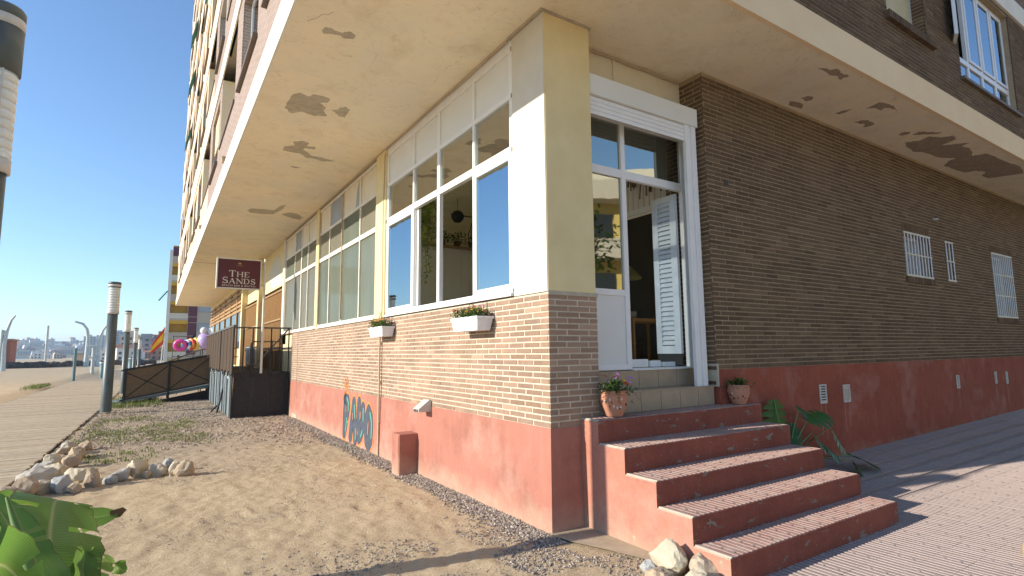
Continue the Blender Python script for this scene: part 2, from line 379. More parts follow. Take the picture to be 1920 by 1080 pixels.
# ------------------------------------------------------------------ mesh helpers
class MB:
    def __init__(s): s.v = []; s.f = []; s.mi = []; s.sm = []; s.uv = None
    def add(s, vs, fs, mi=0, sm=False):
        o = len(s.v); s.v += [tuple(p) for p in vs]
        for f in fs: s.f.append(tuple(i + o for i in f)); s.mi.append(mi); s.sm.append(sm)
    def box(s, a, b, mi=0, M=None):
        x0, y0, z0 = a; x1, y1, z1 = b
        vs = [(x0, y0, z0), (x1, y0, z0), (x1, y1, z0), (x0, y1, z0), (x0, y0, z1), (x1, y0, z1), (x1, y1, z1), (x0, y1, z1)]
        if M is not None: vs = [M @ Vector(p) for p in vs]
        fs = [(0, 3, 2, 1), (4, 5, 6, 7), (0, 1, 5, 4), (1, 2, 6, 5), (2, 3, 7, 6), (3, 0, 4, 7)]
        flip = (x1 < x0) ^ (y1 < y0) ^ (z1 < z0)
        if flip: fs = [f[::-1] for f in fs]
        s.add(vs, fs, mi)
    def bbox(s, a, b, bev=.003, mi=0):
        bm = bmesh.new(); bmesh.ops.create_cube(bm, size=1)
        c = [(a[i] + b[i]) / 2 for i in range(3)]; d = [abs(b[i] - a[i]) for i in range(3)]
        for w in bm.verts: w.co = Vector((w.co.x * d[0] + c[0], w.co.y * d[1] + c[1], w.co.z * d[2] + c[2]))
        bmesh.ops.bevel(bm, geom=bm.edges[:], offset=bev, segments=1, affect='EDGES')
        s.bm(bm, mi)
    def bm(s, bm, mi=0, sm=False):
        bm.verts.index_update()
        s.add([w.co.copy() for w in bm.verts], [[w.index for w in f.verts] for f in bm.faces], mi, sm); bm.free()
    def prism(s, pts, ext, mi=0):
        ext = Vector(ext); n = len(pts); P = [Vector(p) for p in pts]
        nrm = Vector((0, 0, 0))
        for i in range(n): nrm += P[i].cross(P[(i + 1) % n])
        if nrm.dot(ext) > 0: P = P[::-1]
        vs = P + [p + ext for p in P]
        fs = [tuple(range(n)), tuple(range(2 * n - 1, n - 1, -1))] + [(i, i + n, (i + 1) % n + n, (i + 1) % n) for i in range(n)]
        s.add(vs, fs, mi)
    def cyl(s, p0, p1, r0, r1=None, n=12, mi=0, sm=True, caps=True):
        p0 = Vector(p0); p1 = Vector(p1); r1 = r0 if r1 is None else r1
        d = (p1 - p0).normalized(); a = d.orthogonal().normalized(); b = d.cross(a)
        vs = []
        for p, r in ((p0, r0), (p1, r1)):
            for i in range(n):
                t = 2 * math.pi * i / n; vs.append(p + a * (r * math.cos(t)) + b * (r * math.sin(t)))
        s.add(vs, [(i, (i + 1) % n, (i + 1) % n + n, i + n) for i in range(n)], mi, sm)
        if caps: s.add(vs, [tuple(range(n - 1, -1, -1)), tuple(range(n, 2 * n))], mi, False)
    def tube(s, pts, r, n=8, mi=0):
        P = [Vector(p) for p in pts]; rs = r if isinstance(r, (list, tuple)) else [r] * len(P)
        rings = []
        up = None
        for i, p in enumerate(P):
            d = (P[min(i + 1, len(P) - 1)] - P[max(i - 1, 0)]).normalized()
            a = d.orthogonal().normalized() if up is None else (up - d * up.dot(d)).normalized()
            up = a; b = d.cross(a)
            rings.append([p + a * (rs[i] * math.cos(2 * math.pi * k / n)) + b * (rs[i] * math.sin(2 * math.pi * k / n)) for k in range(n)])
        vs = [v for rg in rings for v in rg]
        fs = [(i * n + k, i * n + (k + 1) % n, (i + 1) * n + (k + 1) % n, (i + 1) * n + k) for i in range(len(P) - 1) for k in range(n)]
        s.add(vs, fs, mi, True); m = len(P) - 1
        s.add(rings[0] + rings[m], [tuple(range(n - 1, -1, -1)), tuple(range(n, 2 * n))], mi)
    def lathe(s, prof, c=(0, 0, 0), n=24, mi=0, sm=True):
        c = Vector(c); vs = [c + Vector((r * math.cos(2 * math.pi * k / n), r * math.sin(2 * math.pi * k / n), z)) for r, z in prof for k in range(n)]
        s.add(vs, [(i * n + k, i * n + (k + 1) % n, (i + 1) * n + (k + 1) % n, (i + 1) * n + k) for i in range(len(prof) - 1) for k in range(n)], mi, sm)
    def build(s, name, mats, parent=None, kind=None, label=None, cat=None, group=None):
        me = bpy.data.meshes.new(name)
        me.from_pydata(s.v, [], s.f)
        for m in (mats if isinstance(mats, (list, tuple)) else [mats]): me.materials.append(MT[m])
        me.polygons.foreach_set('material_index', s.mi); me.polygons.foreach_set('use_smooth', s.sm)
        if s.uv is not None:
            ul = me.uv_layers.new(name='UVMap')
            for li, lp in enumerate(me.loops): ul.data[li].uv = s.uv[lp.vertex_index]
        me.update()
        o = bpy.data.objects.new(name, me); COL.objects.link(o)
        if parent is not None: par(o, parent)
        tag(o, label, cat, group, kind)
        return o
def par(o, p):
    o.parent = p
    b = p.matrix_basis if p.parent is None else Matrix.Identity(4)
    o.matrix_parent_inverse = b.inverted()
def tag(o, label=None, cat=None, group=None, kind=None):
    if label: o['label'] = label
    if cat: o['category'] = cat
    if group: o['group'] = group
    if kind: o['kind'] = kind
    return o
def thing(name, label, cat, loc=(0, 0, 0), group=None):
    o = bpy.data.objects.new(name, None); COL.objects.link(o); o.location = loc; o.empty_display_size = .2
    return tag(o, label, cat, group)
KIDS = lambda o: [c for c in o.children]
def copy_tree(o, parent=None, loc=None, rz=None, label=None):
    c = o.copy(); COL.objects.link(c)
    if parent is not None: c.parent = parent
    if loc is not None: c.location = loc
    if rz is not None: c.rotation_euler = (0, 0, rz)
    if label: c['label'] = label
    for ch in KIDS(o): copy_tree(ch, c)
    return c
def inst(name, me, parent, M):
    o = bpy.data.objects.new(name, me); COL.objects.link(o)
    if parent is not None: par(o, parent)
    o.matrix_basis = M
    return o
def one(name, mat, a, b, parent=None, bev=0, **kw):
    m = MB()
    if bev: m.bbox(a, b, bev)
    else: m.box(a, b)
    return m.build(name, mat, parent, **kw)
def smooth(t): t = max(0.0, min(1.0, t)); return t * t * (3 - 2 * t)
def vnoise(x, y, seed=0):
    xi = np.floor(x).astype(np.int64); yi = np.floor(y).astype(np.int64); fx = x - xi; fy = y - yi
    fx = fx * fx * (3 - 2 * fx); fy = fy * fy * (3 - 2 * fy)
    def h(a, b):
        n = (a * 374761393 + b * 668265263 + seed * 974634777) & 0x7fffffff
        n = ((n ^ (n >> 13)) * 1274126177) & 0x7fffffff
        return ((n ^ (n >> 16)) & 0xffff) / 65535.0
    return (h(xi, yi) * (1 - fx) + h(xi + 1, yi) * fx) * (1 - fy) + (h(xi, yi + 1) * (1 - fx) + h(xi + 1, yi + 1) * fx) * fy

# ------------------------------------------------------------------ measured levels (metres)
ZS = 5.29        # soffit
ZB0, ZB1 = .967, 2.30   # brick band on the sea side
XL, YE = -2.22, -1.14   # faces of the overhanging storeys
YW = -.042       # street wall
XW = 2.51        # its left end
ZP = 1.465       # top of the red plinth on the street
YD = .30         # door plane
def pav_z(x, y):
    w = .165 + .0165 * (x - 5.6)
    return -.02 + (w + .02) * smooth((y + 1.55) / 1.5) if x > 2.0 else -.02
def sand_h(X, Y):
    X = np.asarray(X, float); Y = np.asarray(Y, float)
    near = np.clip(1 - (np.hypot(X + 2, Y - 2) - 10) / 14, 0, 1)
    h = (vnoise(X * 3.3, Y * 3.3, 1) - .5) * .014 + (vnoise(X * 7.5 + 3, Y * 5.5, 2) - .5) * .013 + (vnoise(X * 17, Y * 11 + 9, 3) - .5) * .024
    f = vnoise(X * 4.1 + 40, Y * 4.1 + 12, 5)
    h += -.016 * np.clip((f - .70) / .10, 0, 1) + .006 * np.clip((f - .6) / .1, 0, 1)
    h = h * (0.15 + .85 * np.clip((-X + .1) / .8, 0, 1)) * near
    beach = np.clip((-X - 7.5) / 3, 0, 1) * np.clip(1.4 - np.hypot(X, Y) / 160, 0, 1)
    h += beach * ((vnoise(X * .45, Y * .45, 6) - .5) * .14 + (vnoise(X * 1.3, Y * 1.3, 7) - .5) * .05)
    h -= .012
    h -= .22 * ((X < -4.75) & (X > -8.4) & (Y > -8))          # under the boardwalk
    h -= .30 * ((X > .45) & (Y < 43))                          # under building and paving
    h -= 1.2 * np.clip((-X - 70 - Y * .02) / 20, 0, 1) * (Y > 60) * (Y < 1200)
    return h
def grid_axis(fine0, fine1, step, lo, hi, grow=1.22):
    a = list(np.arange(fine0, fine1 + 1e-6, step))
    d = step; p = fine1
    while p < hi: d *= grow; p += d; a.append(p)
    d = step; p = fine0; b = []
    while p > lo: d *= grow; p -= d; b.append(p)
    return np.array(b[::-1] + a)

# ------------------------------------------------------------------ setting
def make_ground():
    xs = grid_axis(-4.95, .65, .045, -2100, 1300, 1.16); ys = grid_axis(-2.2, 13.0, .05, -250, 2100, 1.10)
    X, Y = np.meshgrid(xs, ys); Z = sand_h(X, Y)
    nx, ny = len(xs), len(ys)
    v = np.stack([X.ravel(), Y.ravel(), Z.ravel()], 1)
    idx = np.arange(nx * ny).reshape(ny, nx)
    f = np.stack([idx[:-1, :-1], idx[:-1, 1:], idx[1:, 1:], idx[1:, :-1]], -1).reshape(-1, 4)
    me = bpy.data.meshes.new('sand_ground'); me.from_pydata(v.tolist(), [], f.tolist()); me.materials.append(MT['sand'])
    me.polygons.foreach_set('use_smooth', [True] * len(f)); me.update()
    o = bpy.data.objects.new('sand_ground', me); COL.objects.link(o); tag(o, kind='structure')
make_ground()
m = MB(); m.add([(-2000, 62, -.75), (-60, 62, -.75), (-60, 1190, -.75), (-2000, 1190, -.75)], [(0, 1, 2, 3)]); m.build('sea', 'sea_water', kind='structure')

# boardwalk: every plank near enough to be told apart is a part
bw = thing('boardwalk', 'weathered timber boardwalk of cross planks along the beach', 'boardwalk', (-6.4, 10, 0)); bw['kind'] = 'structure'
del bw['label']; del bw['category']
def plank_mesh(L):
    q = MB(); q.bbox((-L / 2, -.066, -.035), (L / 2, .066, 0), .006); me = bpy.data.meshes.new('plank'); me.from_pydata(q.v, [], q.f); me.materials.append(MT['plank_wood']); me.update(); return me
PM = [plank_mesh(3.2 + .02 * k) for k in range(4)]
yy = 1.0; k = 0; far = MB()
while yy < 75:
    xe = -4.86 + .012 * min(yy, 20) ; xl = -7.75 - .02 * max(0, yy - 22)
    dz = .022 + random.uniform(-.004, .004)
    if k < 300:
        inst('plank', PM[random.randrange(4)], bw, Matrix.Translation((xe - 1.62 + random.uniform(-.012, .012), yy, dz)) @ Matrix.Rotation(random.uniform(-.004, .004), 4, 'Z') @ Matrix.Rotation(random.uniform(-.0012, .0012), 4, 'Y'))
    else:
        far.box((xe - 3.2, yy - .066, -.02), (xe, yy + .066, dz))
    yy += .142; k += 1
far.build('planking', 'plank_wood', bw, kind='stuff')
m = MB()
m.box((-4.80, 1.0, -.2), (-4.765, 12, -.012)); m.box((-4.72, 12, -.2), (-4.65, 75, -.012)); m.box((-8.0, 1, -.2), (-7.9, 75, -.03))
m.build('edge_beam', 'deck_edge', bw)

# street paving: tiles with raised meander ridges
TP = .24
def tile_mesh(name, mat, kind):
    q = MB(); h = TP / 2 - .0009
    q.box((-h, -h, -.02), (h, h, 0))
    def rid(x0, x1, y0, y1): q.box((x0, y0, -.002), (x1, y1, .004), 1)
    w = .011
    if kind == 0:
        for x in (-.092, .092): rid(x - w, x + w, -h, h)
        for x in (-.03, .03): rid(x - w, x + w, -h, h)
        for y in (-.055, .055): rid(-.03 + w, .03 - w, y - w, y + w)
    else:
        for x in (-.092, -.03, .03, .092): rid(x - w, x + w, -h, h)
    me = bpy.data.meshes.new(name); me.from_pydata(q.v, [], q.f); me.materials.append(MT[mat]); me.materials.append(MT[mat.replace('tile', 'ridge')]); me.polygons.foreach_set('material_index', q.mi); me.update(); return me, q
pv = thing('pavement', None, None, (6, -2, 0)); pv['kind'] = 'structure'
TM = [tile_mesh('paving_tile', 'paving_tile', 0), tile_mesh('paving_tile', 'paving_tile', 1)]
cand = []
for i in range(0, 76):
    for j in range(0, 26):
        x = .50 + TP * (i + .5); y = -.06 - TP * (j + .5)
        if x < 2.95 and y > -1.62: continue
        if j < 3 and x < 3.0: continue
        z = pav_z(x, y); zx = (pav_z(x + .1, y) - pav_z(x - .1, y)) / .2; zy = (pav_z(x, y + .1) - pav_z(x, y - .1)) / .2
        M = Matrix(((1, 0, 0, x), (0, 1, 0, y), (zx, zy, 1, z + random.uniform(-.0012, .0012)), (0, 0, 0, 1)))
        d = (Vector((x, y, z)) - CAM_C); dep = d.dot(_f)
        inv = dep > .5 and abs(d.dot(_r) / dep) < .98 and abs(d.dot(_u) / dep) < .57
        cand.append((d.length if inv else 1e3 + d.length, M, (i + j) % 2))
cand.sort(key=lambda c: c[0])
rest = MB()
def addt(r_, M, q):
    o = len(r_.v); r_.v += [tuple(M @ Vector(p)) for p in q.v]; r_.f += [tuple(i + o for i in f) for f in q.f]; r_.mi += q.mi; r_.sm += q.sm
for n_, (dd, M, k) in enumerate(cand):
    if n_ < 300: inst('tile', TM[k][0], pv, M)
    elif dd < 1e3 or dd < 1012: addt(rest, M, TM[k][1])
rest.build('tile_field', ['paving_tile', 'paving_ridge'], pv, kind='stuff')
gx = np.arange(.40, 19.5, .3); gy = np.arange(-6.3, -.0, .15)
V = [(x, min(y, -.05), pav_z(x, min(y, -.05)) - .0022) for y in gy for x in gx]; nx = len(gx)
m = MB(); m.add(V, [(j * nx + i, j * nx + i + 1, (j + 1) * nx + i + 1, (j + 1) * nx + i) for j in range(len(gy) - 1) for i in range(nx - 1)]); m.build('bedding', 'paving_joint', pv)
m = MB(); m.add([(.43, -60, -.06), (60, -60, -.06), (60, -6.25, -.06), (.43, -6.25, -.06)], [(0, 1, 2, 3)]); m.build('street', 'paving_joint', kind='structure')

# gravel, stones in the soil, grass : nobody could count these
def pebbles(name, mat, pts, label=None):
    base = np.array([(1, 0, 0), (-1, 0, 0), (0, 1, 0), (0, -1, 0), (0, 0, 1), (0, 0, -1)], float)
    fc = np.array([(0, 2, 4), (2, 1, 4), (1, 3, 4), (3, 0, 4), (2, 0, 5), (1, 2, 5), (3, 1, 5), (0, 3, 5)])
    n = len(pts); P = np.array(pts)
    sc = P[:, 3:4] * RN.uniform(.6, 1.35, (n, 3)); sc[:, 2] *= .7
    ang = RN.uniform(0, 6.28, n); c, s_ = np.cos(ang), np.sin(ang)
    v = base[None] * sc[:, None, :] * RN.uniform(.75, 1.25, (n, 6, 1))
    x = v[..., 0] * c[:, None] - v[..., 1] * s_[:, None]; y = v[..., 0] * s_[:, None] + v[..., 1] * c[:, None]
    v = np.stack([x, y, v[..., 2]], -1) + P[:, None, :3]
    f = (fc[None] + (np.arange(n) * 6)[:, None, None]).reshape(-1, 3)
    me = bpy.data.meshes.new(name); me.from_pydata(v.reshape(-1, 3).tolist(), [], f.tolist()); me.materials.append(MT[mat]); me.update()
    o = bpy.data.objects.new(name, me); COL.objects.link(o); tag(o, kind='stuff', label=label)
def scatter(n, fx, fy, size, dens=None, lift=.3):
    x = fx(n); y = fy(n)
    if dens is not None:
        k = RN.uniform(0, 1, n) < dens(x, y); x, y = x[k], y[k]
    s_ = size(len(x)); z = sand_h(x, y) + s_ * lift
    return np.stack([x, y, z, s_], 1)
strip = scatter(21000, lambda n: -.03 - np.abs(RN.normal(0, .21, n)), lambda n: RN.uniform(-.25, 11.5, n), lambda n: RN.uniform(.007, .019, n), lambda x, y: np.clip(1.3 - (-x / (.26 + .2 * vnoise(x * 0 + 5, y * 1.7, 21)))**2 * .9, 0, 1), .5)
corner = scatter(9000, lambda n: RN.normal(-.8, .95, n), lambda n: RN.normal(-.45, .6, n), lambda n: RN.uniform(.005, .014, n), lambda x, y: ((x < -.02) | ((y < -.02) & (x < .34))) & (vnoise(x * 2.2, y * 2.2, 23) > .38) & (y > -2.2))
shells = scatter(12000, lambda n: RN.uniform(-4.6, -.2, n), lambda n: RN.uniform(-1.8, 6, n), lambda n: RN.uniform(.003, .009, n), lambda x, y: (vnoise(x * 1.7 + 9, y * 1.7, 24) > .48) & (y > -2.1))
pebbles('gravel', 'pebble', np.concatenate([strip, corner, shells]), 'grey and cream gravel and shell bits strewn along the foot of the red wall')
soil = scatter(15000, lambda n: RN.uniform(-4.55, -.05, n), lambda n: RN.uniform(5.2, 20.5, n), lambda n: RN.uniform(.010, .030, n), lambda x, y: np.clip((y - 6.2 + x * .15) * .35, .0, 1) * (.25 + .75 * (vnoise(x * 1.1, y * 1.1, 25) > .4)))
pebbles('soil_stones', 'soil_stone', soil, 'loose brown stones covering the soil beyond the sand')

def grass():
    v = []; f = []
    n = 0
    def blade(x, y, h, w):
        nonlocal n
        a = random.uniform(0, 6.28); z = float(sand_h(x, y)); lx, ly = math.cos(a) * h * random.uniform(.3, 1.0), math.sin(a) * h * random.uniform(.3, 1.0)
        px, py = -math.sin(a) * w, math.cos(a) * w
        v.extend([(x - px, y - py, z - .005), (x + px, y + py, z - .005), (x + lx * .5 + px * .7, y + ly * .5 + py * .7, z + h * .6), (x + lx * .5 - px * .7, y + ly * .5 - py * .7, z + h * .6), (x + lx, y + ly, z + h)])
        f.extend([(n, n + 1, n + 2, n + 3), (n + 3, n + 2, n + 4)]); n += 5
    for c in range(330):
        x = random.uniform(-4.5, -2.3) ; y = random.uniform(6.8, 14.5)
        if float(vnoise(np.array(x * .8), np.array(y * .8), 31)) < .50: continue
        for b in range(random.randint(10, 30)): blade(x + random.gauss(0, .10), y + random.gauss(0, .14), random.uniform(.02, .06), random.uniform(.004, .010))
    for c in range(60):
        x = random.uniform(-4.5, -3.0); y = random.uniform(18.0, 23)
        for b in range(14): blade(x + random.gauss(0, .1), y + random.gauss(0, .1), random.uniform(.05, .22), .012)
    for c in range(40):
        x = random.gauss(-8.7, .25); y = random.gauss(36, 1.6)
        for b in range(16): blade(x + random.gauss(0, .1), y + random.gauss(0, .3), random.uniform(.08, .22), .014)
    me = bpy.data.meshes.new('grass'); me.from_pydata(v, [], f); me.materials.append(MT['grass_blade']); me.update()
    o = bpy.data.objects.new('grass', me); COL.objects.link(o); tag(o, kind='stuff', label='sparse green weeds growing in the stony soil beside the boardwalk')
grass()
# ------------------------------------------------------------------ the apartment building
B = thing('apartment_building', 'corner apartment block with brown brick upper floors overhanging a brick and red plinth ground floor', 'building', (0, 0, 0))

# wall cores (mortar colour shows in the joints)
m = MB(); m.box((0.0, .0, .90), (.24, 12.3, ZB1)); m.box((.24, 0.0, .90), (.63, .5, ZB1 - .002)); m.build('brick_wall', 'mortar_light', B)
def rects(u0, u1, z0, z1, ops):
    us = sorted({u0, u1, *[o[0] for o in ops], *[o[1] for o in ops]}); us = [u for u in us if u0 <= u <= u1]; out = []
    for a, b in zip(us[:-1], us[1:]):
        cur = z0
        for o in sorted([o for o in ops if o[0] <= a + 1e-6 and o[1] >= b - 1e-6], key=lambda o: o[2]):
            if o[2] > cur: out.append((a, b, cur, min(o[2], z1)))
            cur = max(cur, o[3])
        if cur < z1: out.append((a, b, cur, z1))
    return out
# street wall with three barred openings
SOPS = [(7.99, 9.08, 3.0, 3.78), (9.82, 10.17, 3.01, 3.78), (12.35, 13.62, 2.36, 3.78)]
m = MB()
for a, b, c, d in rects(XW, 20, 1.40, ZS, SOPS): m.box((a, YW, c), (b, YW + .26, d))
m.box((XW, YW + .26, 1.0), (XW + .26, .56, ZS - .002))
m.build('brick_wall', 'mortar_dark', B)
# first floor street wall
F0, F1 = 5.73, 8.38
UOPS = [(5.27, 6.62, 6.47, 8.2), (7.93, 10.80, 6.23, 8.30)]
m = MB()
for a, b, c, d in rects(XL, 20, F0, F1, UOPS): m.box((a, YE, c), (b, YE + .28, d))
m.build('brick_wall', 'mortar_dark', B)

BR = []      # (map, u0, u1, z0, z1, light)
FL = lambda u, d, z: (-d, u, z)                 # sea face
FR0 = lambda u, d, z: (u, -d, z)                # column, street face
FR = lambda u, d, z: (u, YW - d, z)
FU = lambda u, d, z: (u, YE - d, z)
FW = lambda u, d, z: (XW - d, u, z)             # left end of the street wall
def lay(F, u0, u1, z0, z1, light, ops=(), off=0.0):
    r = 0; z = z0
    while z + .044 <= z1 + .003:
        st = u0 - .29 + (.145 if r % 2 else 0) + off + random.uniform(-.02, .02)
        u = st
        while u < u1:
            a, b = max(u, u0), min(u + .274, u1)
            segs = [(a, b)]
            for o in ops:
                if o[2] - .005 < z + .022 < o[3] + .005:
                    ns = []
                    for s0, s1 in segs:
                        if s1 <= o[0] or s0 >= o[1]: ns.append((s0, s1))
                        else:
                            if s0 < o[0]: ns.append((s0, o[0]))
                            if s1 > o[1]: ns.append((o[1], s1))
                    segs = ns
            for s0, s1 in segs:
                if s1 - s0 > .03: BR.append((F, s0, s1, z, z + .0455, light))
            u += .29
        z += .06; r += 1
lay(FL, .004, 12.2, .972, ZB1, 1)
lay(FR0, -.004, .63, .972, ZB1, 1, off=.1)
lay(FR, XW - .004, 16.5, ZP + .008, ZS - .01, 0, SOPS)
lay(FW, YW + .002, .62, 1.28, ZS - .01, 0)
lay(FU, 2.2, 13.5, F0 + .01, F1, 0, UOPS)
def rank(b):
    F, u0, u1, z0, z1, lt = b
    c = Vector(F((u0 + u1) / 2, 0, (z0 + z1) / 2)); n = Vector(F(0, 1, 0)) - Vector(F(0, 0, 0)); d = CAM_C - c
    dep = -d.dot(_f); sx = abs(d.dot(_r) / dep); sy = abs(d.dot(_u) / dep)
    if dep < .3 or sx > .95 or sy > .54: return 0
    return (u1 - u0) * max(0, d.dot(n)) / d.length ** 3
BR.sort(key=rank, reverse=True)
BM_ = {}
stuff = MB()
for i, (F, u0, u1, z0, z1, lt) in enumerate(BR):
    pr = .005 + random.uniform(-.0015, .0018)
    jz = random.uniform(-.0012, .0012)
    if i < 300:
        L = round(u1 - u0, 2); key = (L, lt)
        if key not in BM_:
            q = MB(); q.bbox((-L / 2, -.014, -.0227), (L / 2, .014, .0227), .0028); me = bpy.data.meshes.new('brick'); me.from_pydata(q.v, [], q.f); me.materials.append(MT['brick_light' if lt else 'brick_dark']); me.update(); BM_[key] = me
        c = Vector(F((u0 + u1) / 2, pr - .014, (z0 + z1) / 2 + jz)); ud = (Vector(F(1, 0, 0)) - Vector(F(0, 0, 0)))
        M = Matrix.Translation(c) @ (Matrix.Rotation(rad(90), 4, 'Z') if abs(ud.y) > .5 else Matrix.Identity(4)) @ Matrix.Rotation(random.uniform(-.003, .003), 4, 'Y')
        inst('brick', BM_[key], B, M)
    else:
        ps = [F(u, d, z) for d in (pr, -.015) for u, z in ((u0, z0 + jz), (u1, z0 + jz), (u1, z1 + jz), (u0, z1 + jz))]
        nrm = Vector(F(0, 1, 0)) - Vector(F(0, 0, 0)); t = (Vector(ps[1]) - Vector(ps[0])).cross(Vector(ps[3]) - Vector(ps[0]))
        fs = [(0, 1, 2, 3), (0, 4, 5, 1), (1, 5, 6, 2), (2, 6, 7, 3), (3, 7, 4, 0)]
        if t.dot(nrm) < 0: fs = [f[::-1] for f in fs]
        stuff.add(ps, fs, 0 if lt else 1)
stuff.build('brickwork', ['brick_light', 'brick_dark'], B, kind='stuff')

# red plinths
m = MB()
m.prism([(-.012, -.014, ZB0), (-.040, -.040, -.25), (.36, -.040, -.25), (.36, -.014, ZB0)], (0, 0, 0.0001)) if False else None
vs = [(-.012, -.014, ZB0), (.70, -.014, ZB0), (.70, .4, ZB0), (.20, .4, ZB0), (.20, 12.25, ZB0), (-.012, 12.25, ZB0)]
vb = [(-.034, -.036, -.25), (.70, -.036, -.25), (.70, .4, -.25), (.20, .4, -.25), (.20, 12.25, -.25), (-.034, 12.25, -.25)]
m = MB(); m.add(vb + vs, [(6, 7, 8, 9, 10, 11)] + [(i, (i + 1) % 6, (i + 1) % 6 + 6, i + 6) for i in range(6)])
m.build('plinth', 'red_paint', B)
m = MB(); m.box((XW + .02, YW - .014, -.3), (20, YW + .2, ZP)); m.build('plinth', 'red_paint_shaded', B)
m = MB(); m.box((XW - .004, YW - .012, 1.26), (XW + .018, YW + .3, ZP + .07)); m.build('raw_concrete', 'bare_plaster', B)
one('mortar_patch', 'bare_plaster', (-.004, 11.2, -.1), (-.036, 11.75, .10), B)

# soffit and floors
m = MB()
m.box((XL, YE, ZS), (20, .02, ZS + .2)); m.box((XL, .02, ZS), (.10, 19.88, ZS + .2)); m.box((XL, 19.92, ZS - .02), (.10, 42.2, ZS + .2)); m.box((.10, .02, ZS), (20, 12.6, ZS + .2))
m.build('soffit', 'soffit_paint', B)
m = MB()
m.box((XL - .001, YE - .025, ZS + .012), (20, YE, F0)); m.box((XL - .001, YE - .028, ZS - .006), (20, YE + .03, ZS + .012)); m.build('fascia', 'fascia_paint', B)
m = MB()
for k in range(11):
    z = ZS + 3.09 * k
    m.box((XL - .03, YE - (.0 if k else .024), z + (.0 if k else -.004)), (XL, 19.87, z + .44)); m.box((XL - .03, 19.93, z - .02), (XL, 42.2, z + .44))
    if k: m.box((XL - .03, YE - .04, z + .001), (20, YE, z + .439))
m.build('floor_slab', 'fascia_white', B)
m = MB(); m.box((XL + .3, YE + .3, ZS + .2), (19.8, 42.0, F0 + .1)); m.box((.7, YE + .6, F0 + .1), (19.7, 41.9, 39)); m.build('core', 'room_dark', B)

# peeled paint on the soffit
PATCH = [
 [(-1.88,1.60),(-1.87,1.52),(-1.80,1.50),(-1.76,1.53),(-1.67,1.53),(-1.62,1.46),(-1.53,1.49),(-1.53,1.57),(-1.62,1.63),(-1.68,1.59),(-1.77,1.61),(-1.85,1.65)],
 [(-1.86,3.84),(-1.86,3.63),(-1.83,3.35),(-1.77,3.26),(-1.64,3.32),(-1.59,3.21),(-1.46,3.20),(-1.36,3.24),(-1.36,3.36),(-1.45,3.44),(-1.34,3.56),(-1.34,3.69),(-1.25,3.82),(-1.43,3.93),(-1.62,3.87),(-1.74,4.01)],
 [(-1.26,3.58),(-1.19,3.53),(-1.12,3.36),(-1.02,3.45),(-1.01,3.74),(-1.11,3.74),(-1.19,3.63)],
 [(-1.55,5.67),(-1.56,5.46),(-1.42,5.32),(-1.48,5.17),(-1.35,5.04),(-1.23,5.08),(-1.25,5.25),(-1.09,5.21),(-1.08,5.33),(-1.24,5.36),(-1.26,5.46),(-1.04,5.69),(-0.84,5.70),(-0.61,5.77),(-0.81,5.88),(-1.03,5.81),(-1.12,5.84),(-1.25,5.68),(-1.40,5.68)],
 [(-1.29,6.47),(-1.19,6.46),(-1.08,6.45),(-1.17,6.56)],
 [(-1.52,10.46),(-1.46,10.19),(-1.16,10.12),(-0.96,10.12),(-0.89,9.60),(-0.80,9.42),(-0.79,9.90),(-0.89,10.54),(-1.18,10.67),(-1.42,10.65)],
 [(-0.72,10.44),(-0.58,10.16),(-0.39,10.18),(-0.17,10.52),(-0.20,10.82),(-0.42,10.74)],
 [(3.72,-0.90),(3.81,-0.96),(3.91,-0.97),(3.95,-1.04),(4.11,-1.00),(4.29,-1.02),(4.26,-0.95),(4.30,-0.89),(4.14,-0.94),(4.03,-0.89),(3.88,-0.91)],
 [(5.54,-0.65),(5.52,-0.76),(5.49,-0.86),(5.63,-0.90),(5.84,-0.91),(6.06,-0.87),(5.82,-0.85),(5.76,-0.81),(5.81,-0.73),(5.63,-0.73)],
 [(4.36,-0.33),(4.38,-0.41),(4.49,-0.44),(4.55,-0.37),(4.52,-0.31)],
 [(4.31,-0.18),(4.42,-0.22),(4.58,-0.23),(4.71,-0.14),(4.55,-0.11),(4.44,-0.10)],
 [(5.94,-0.30),(5.95,-0.41),(6.04,-0.46),(6.29,-0.45),(6.32,-0.36),(6.27,-0.28),(6.15,-0.36)],
 [(7.13,-0.44),(7.07,-0.55),(7.17,-0.61),(7.25,-0.54),(7.22,-0.46)],
 [(7.35,-0.57),(7.27,-0.69),(7.43,-0.77),(7.66,-0.88),(7.67,-0.81),(7.50,-0.69)],
 [(7.64,-0.36),(7.76,-0.53),(7.67,-0.69),(7.91,-0.78),(7.99,-0.93),(8.21,-0.90),(8.29,-0.76),(8.36,-0.62),(8.48,-0.77),(8.64,-0.95),(8.72,-0.81),(9.05,-0.84),(9.54,-0.72),(9.60,-0.91),(10.28,-0.94),(11.20,-0.99),(11.77,-0.89),(11.70,-0.71),(11.56,-0.38),(11.20,-0.36),(10.98,-0.51),(10.66,-0.40),(10.63,-0.25),(10.14,-0.22),(9.70,-0.21),(9.47,-0.36),(9.42,-0.50),(9.03,-0.34),(8.48,-0.31),(8.27,-0.22),(7.85,-0.28)],
 [(5.32,-0.31),(5.32,-0.42),(5.39,-0.53),(5.42,-0.41),(5.40,-0.33)],
]
def ragged(p, k=6, amp=.014):
    out = []
    for i in range(len(p)):
        a = Vector(p[i]).to_3d(); b = Vector(p[(i + 1) % len(p)]).to_3d(); n = Vector((-(b - a).y, (b - a).x, 0)).normalized(); L = (b - a).length
        for j in range(k): q = a.lerp(b, j / k); q += n * random.uniform(-1, 1) * min(amp, L / k * .4) * (1 if j else .3); out.append(q)
    return out
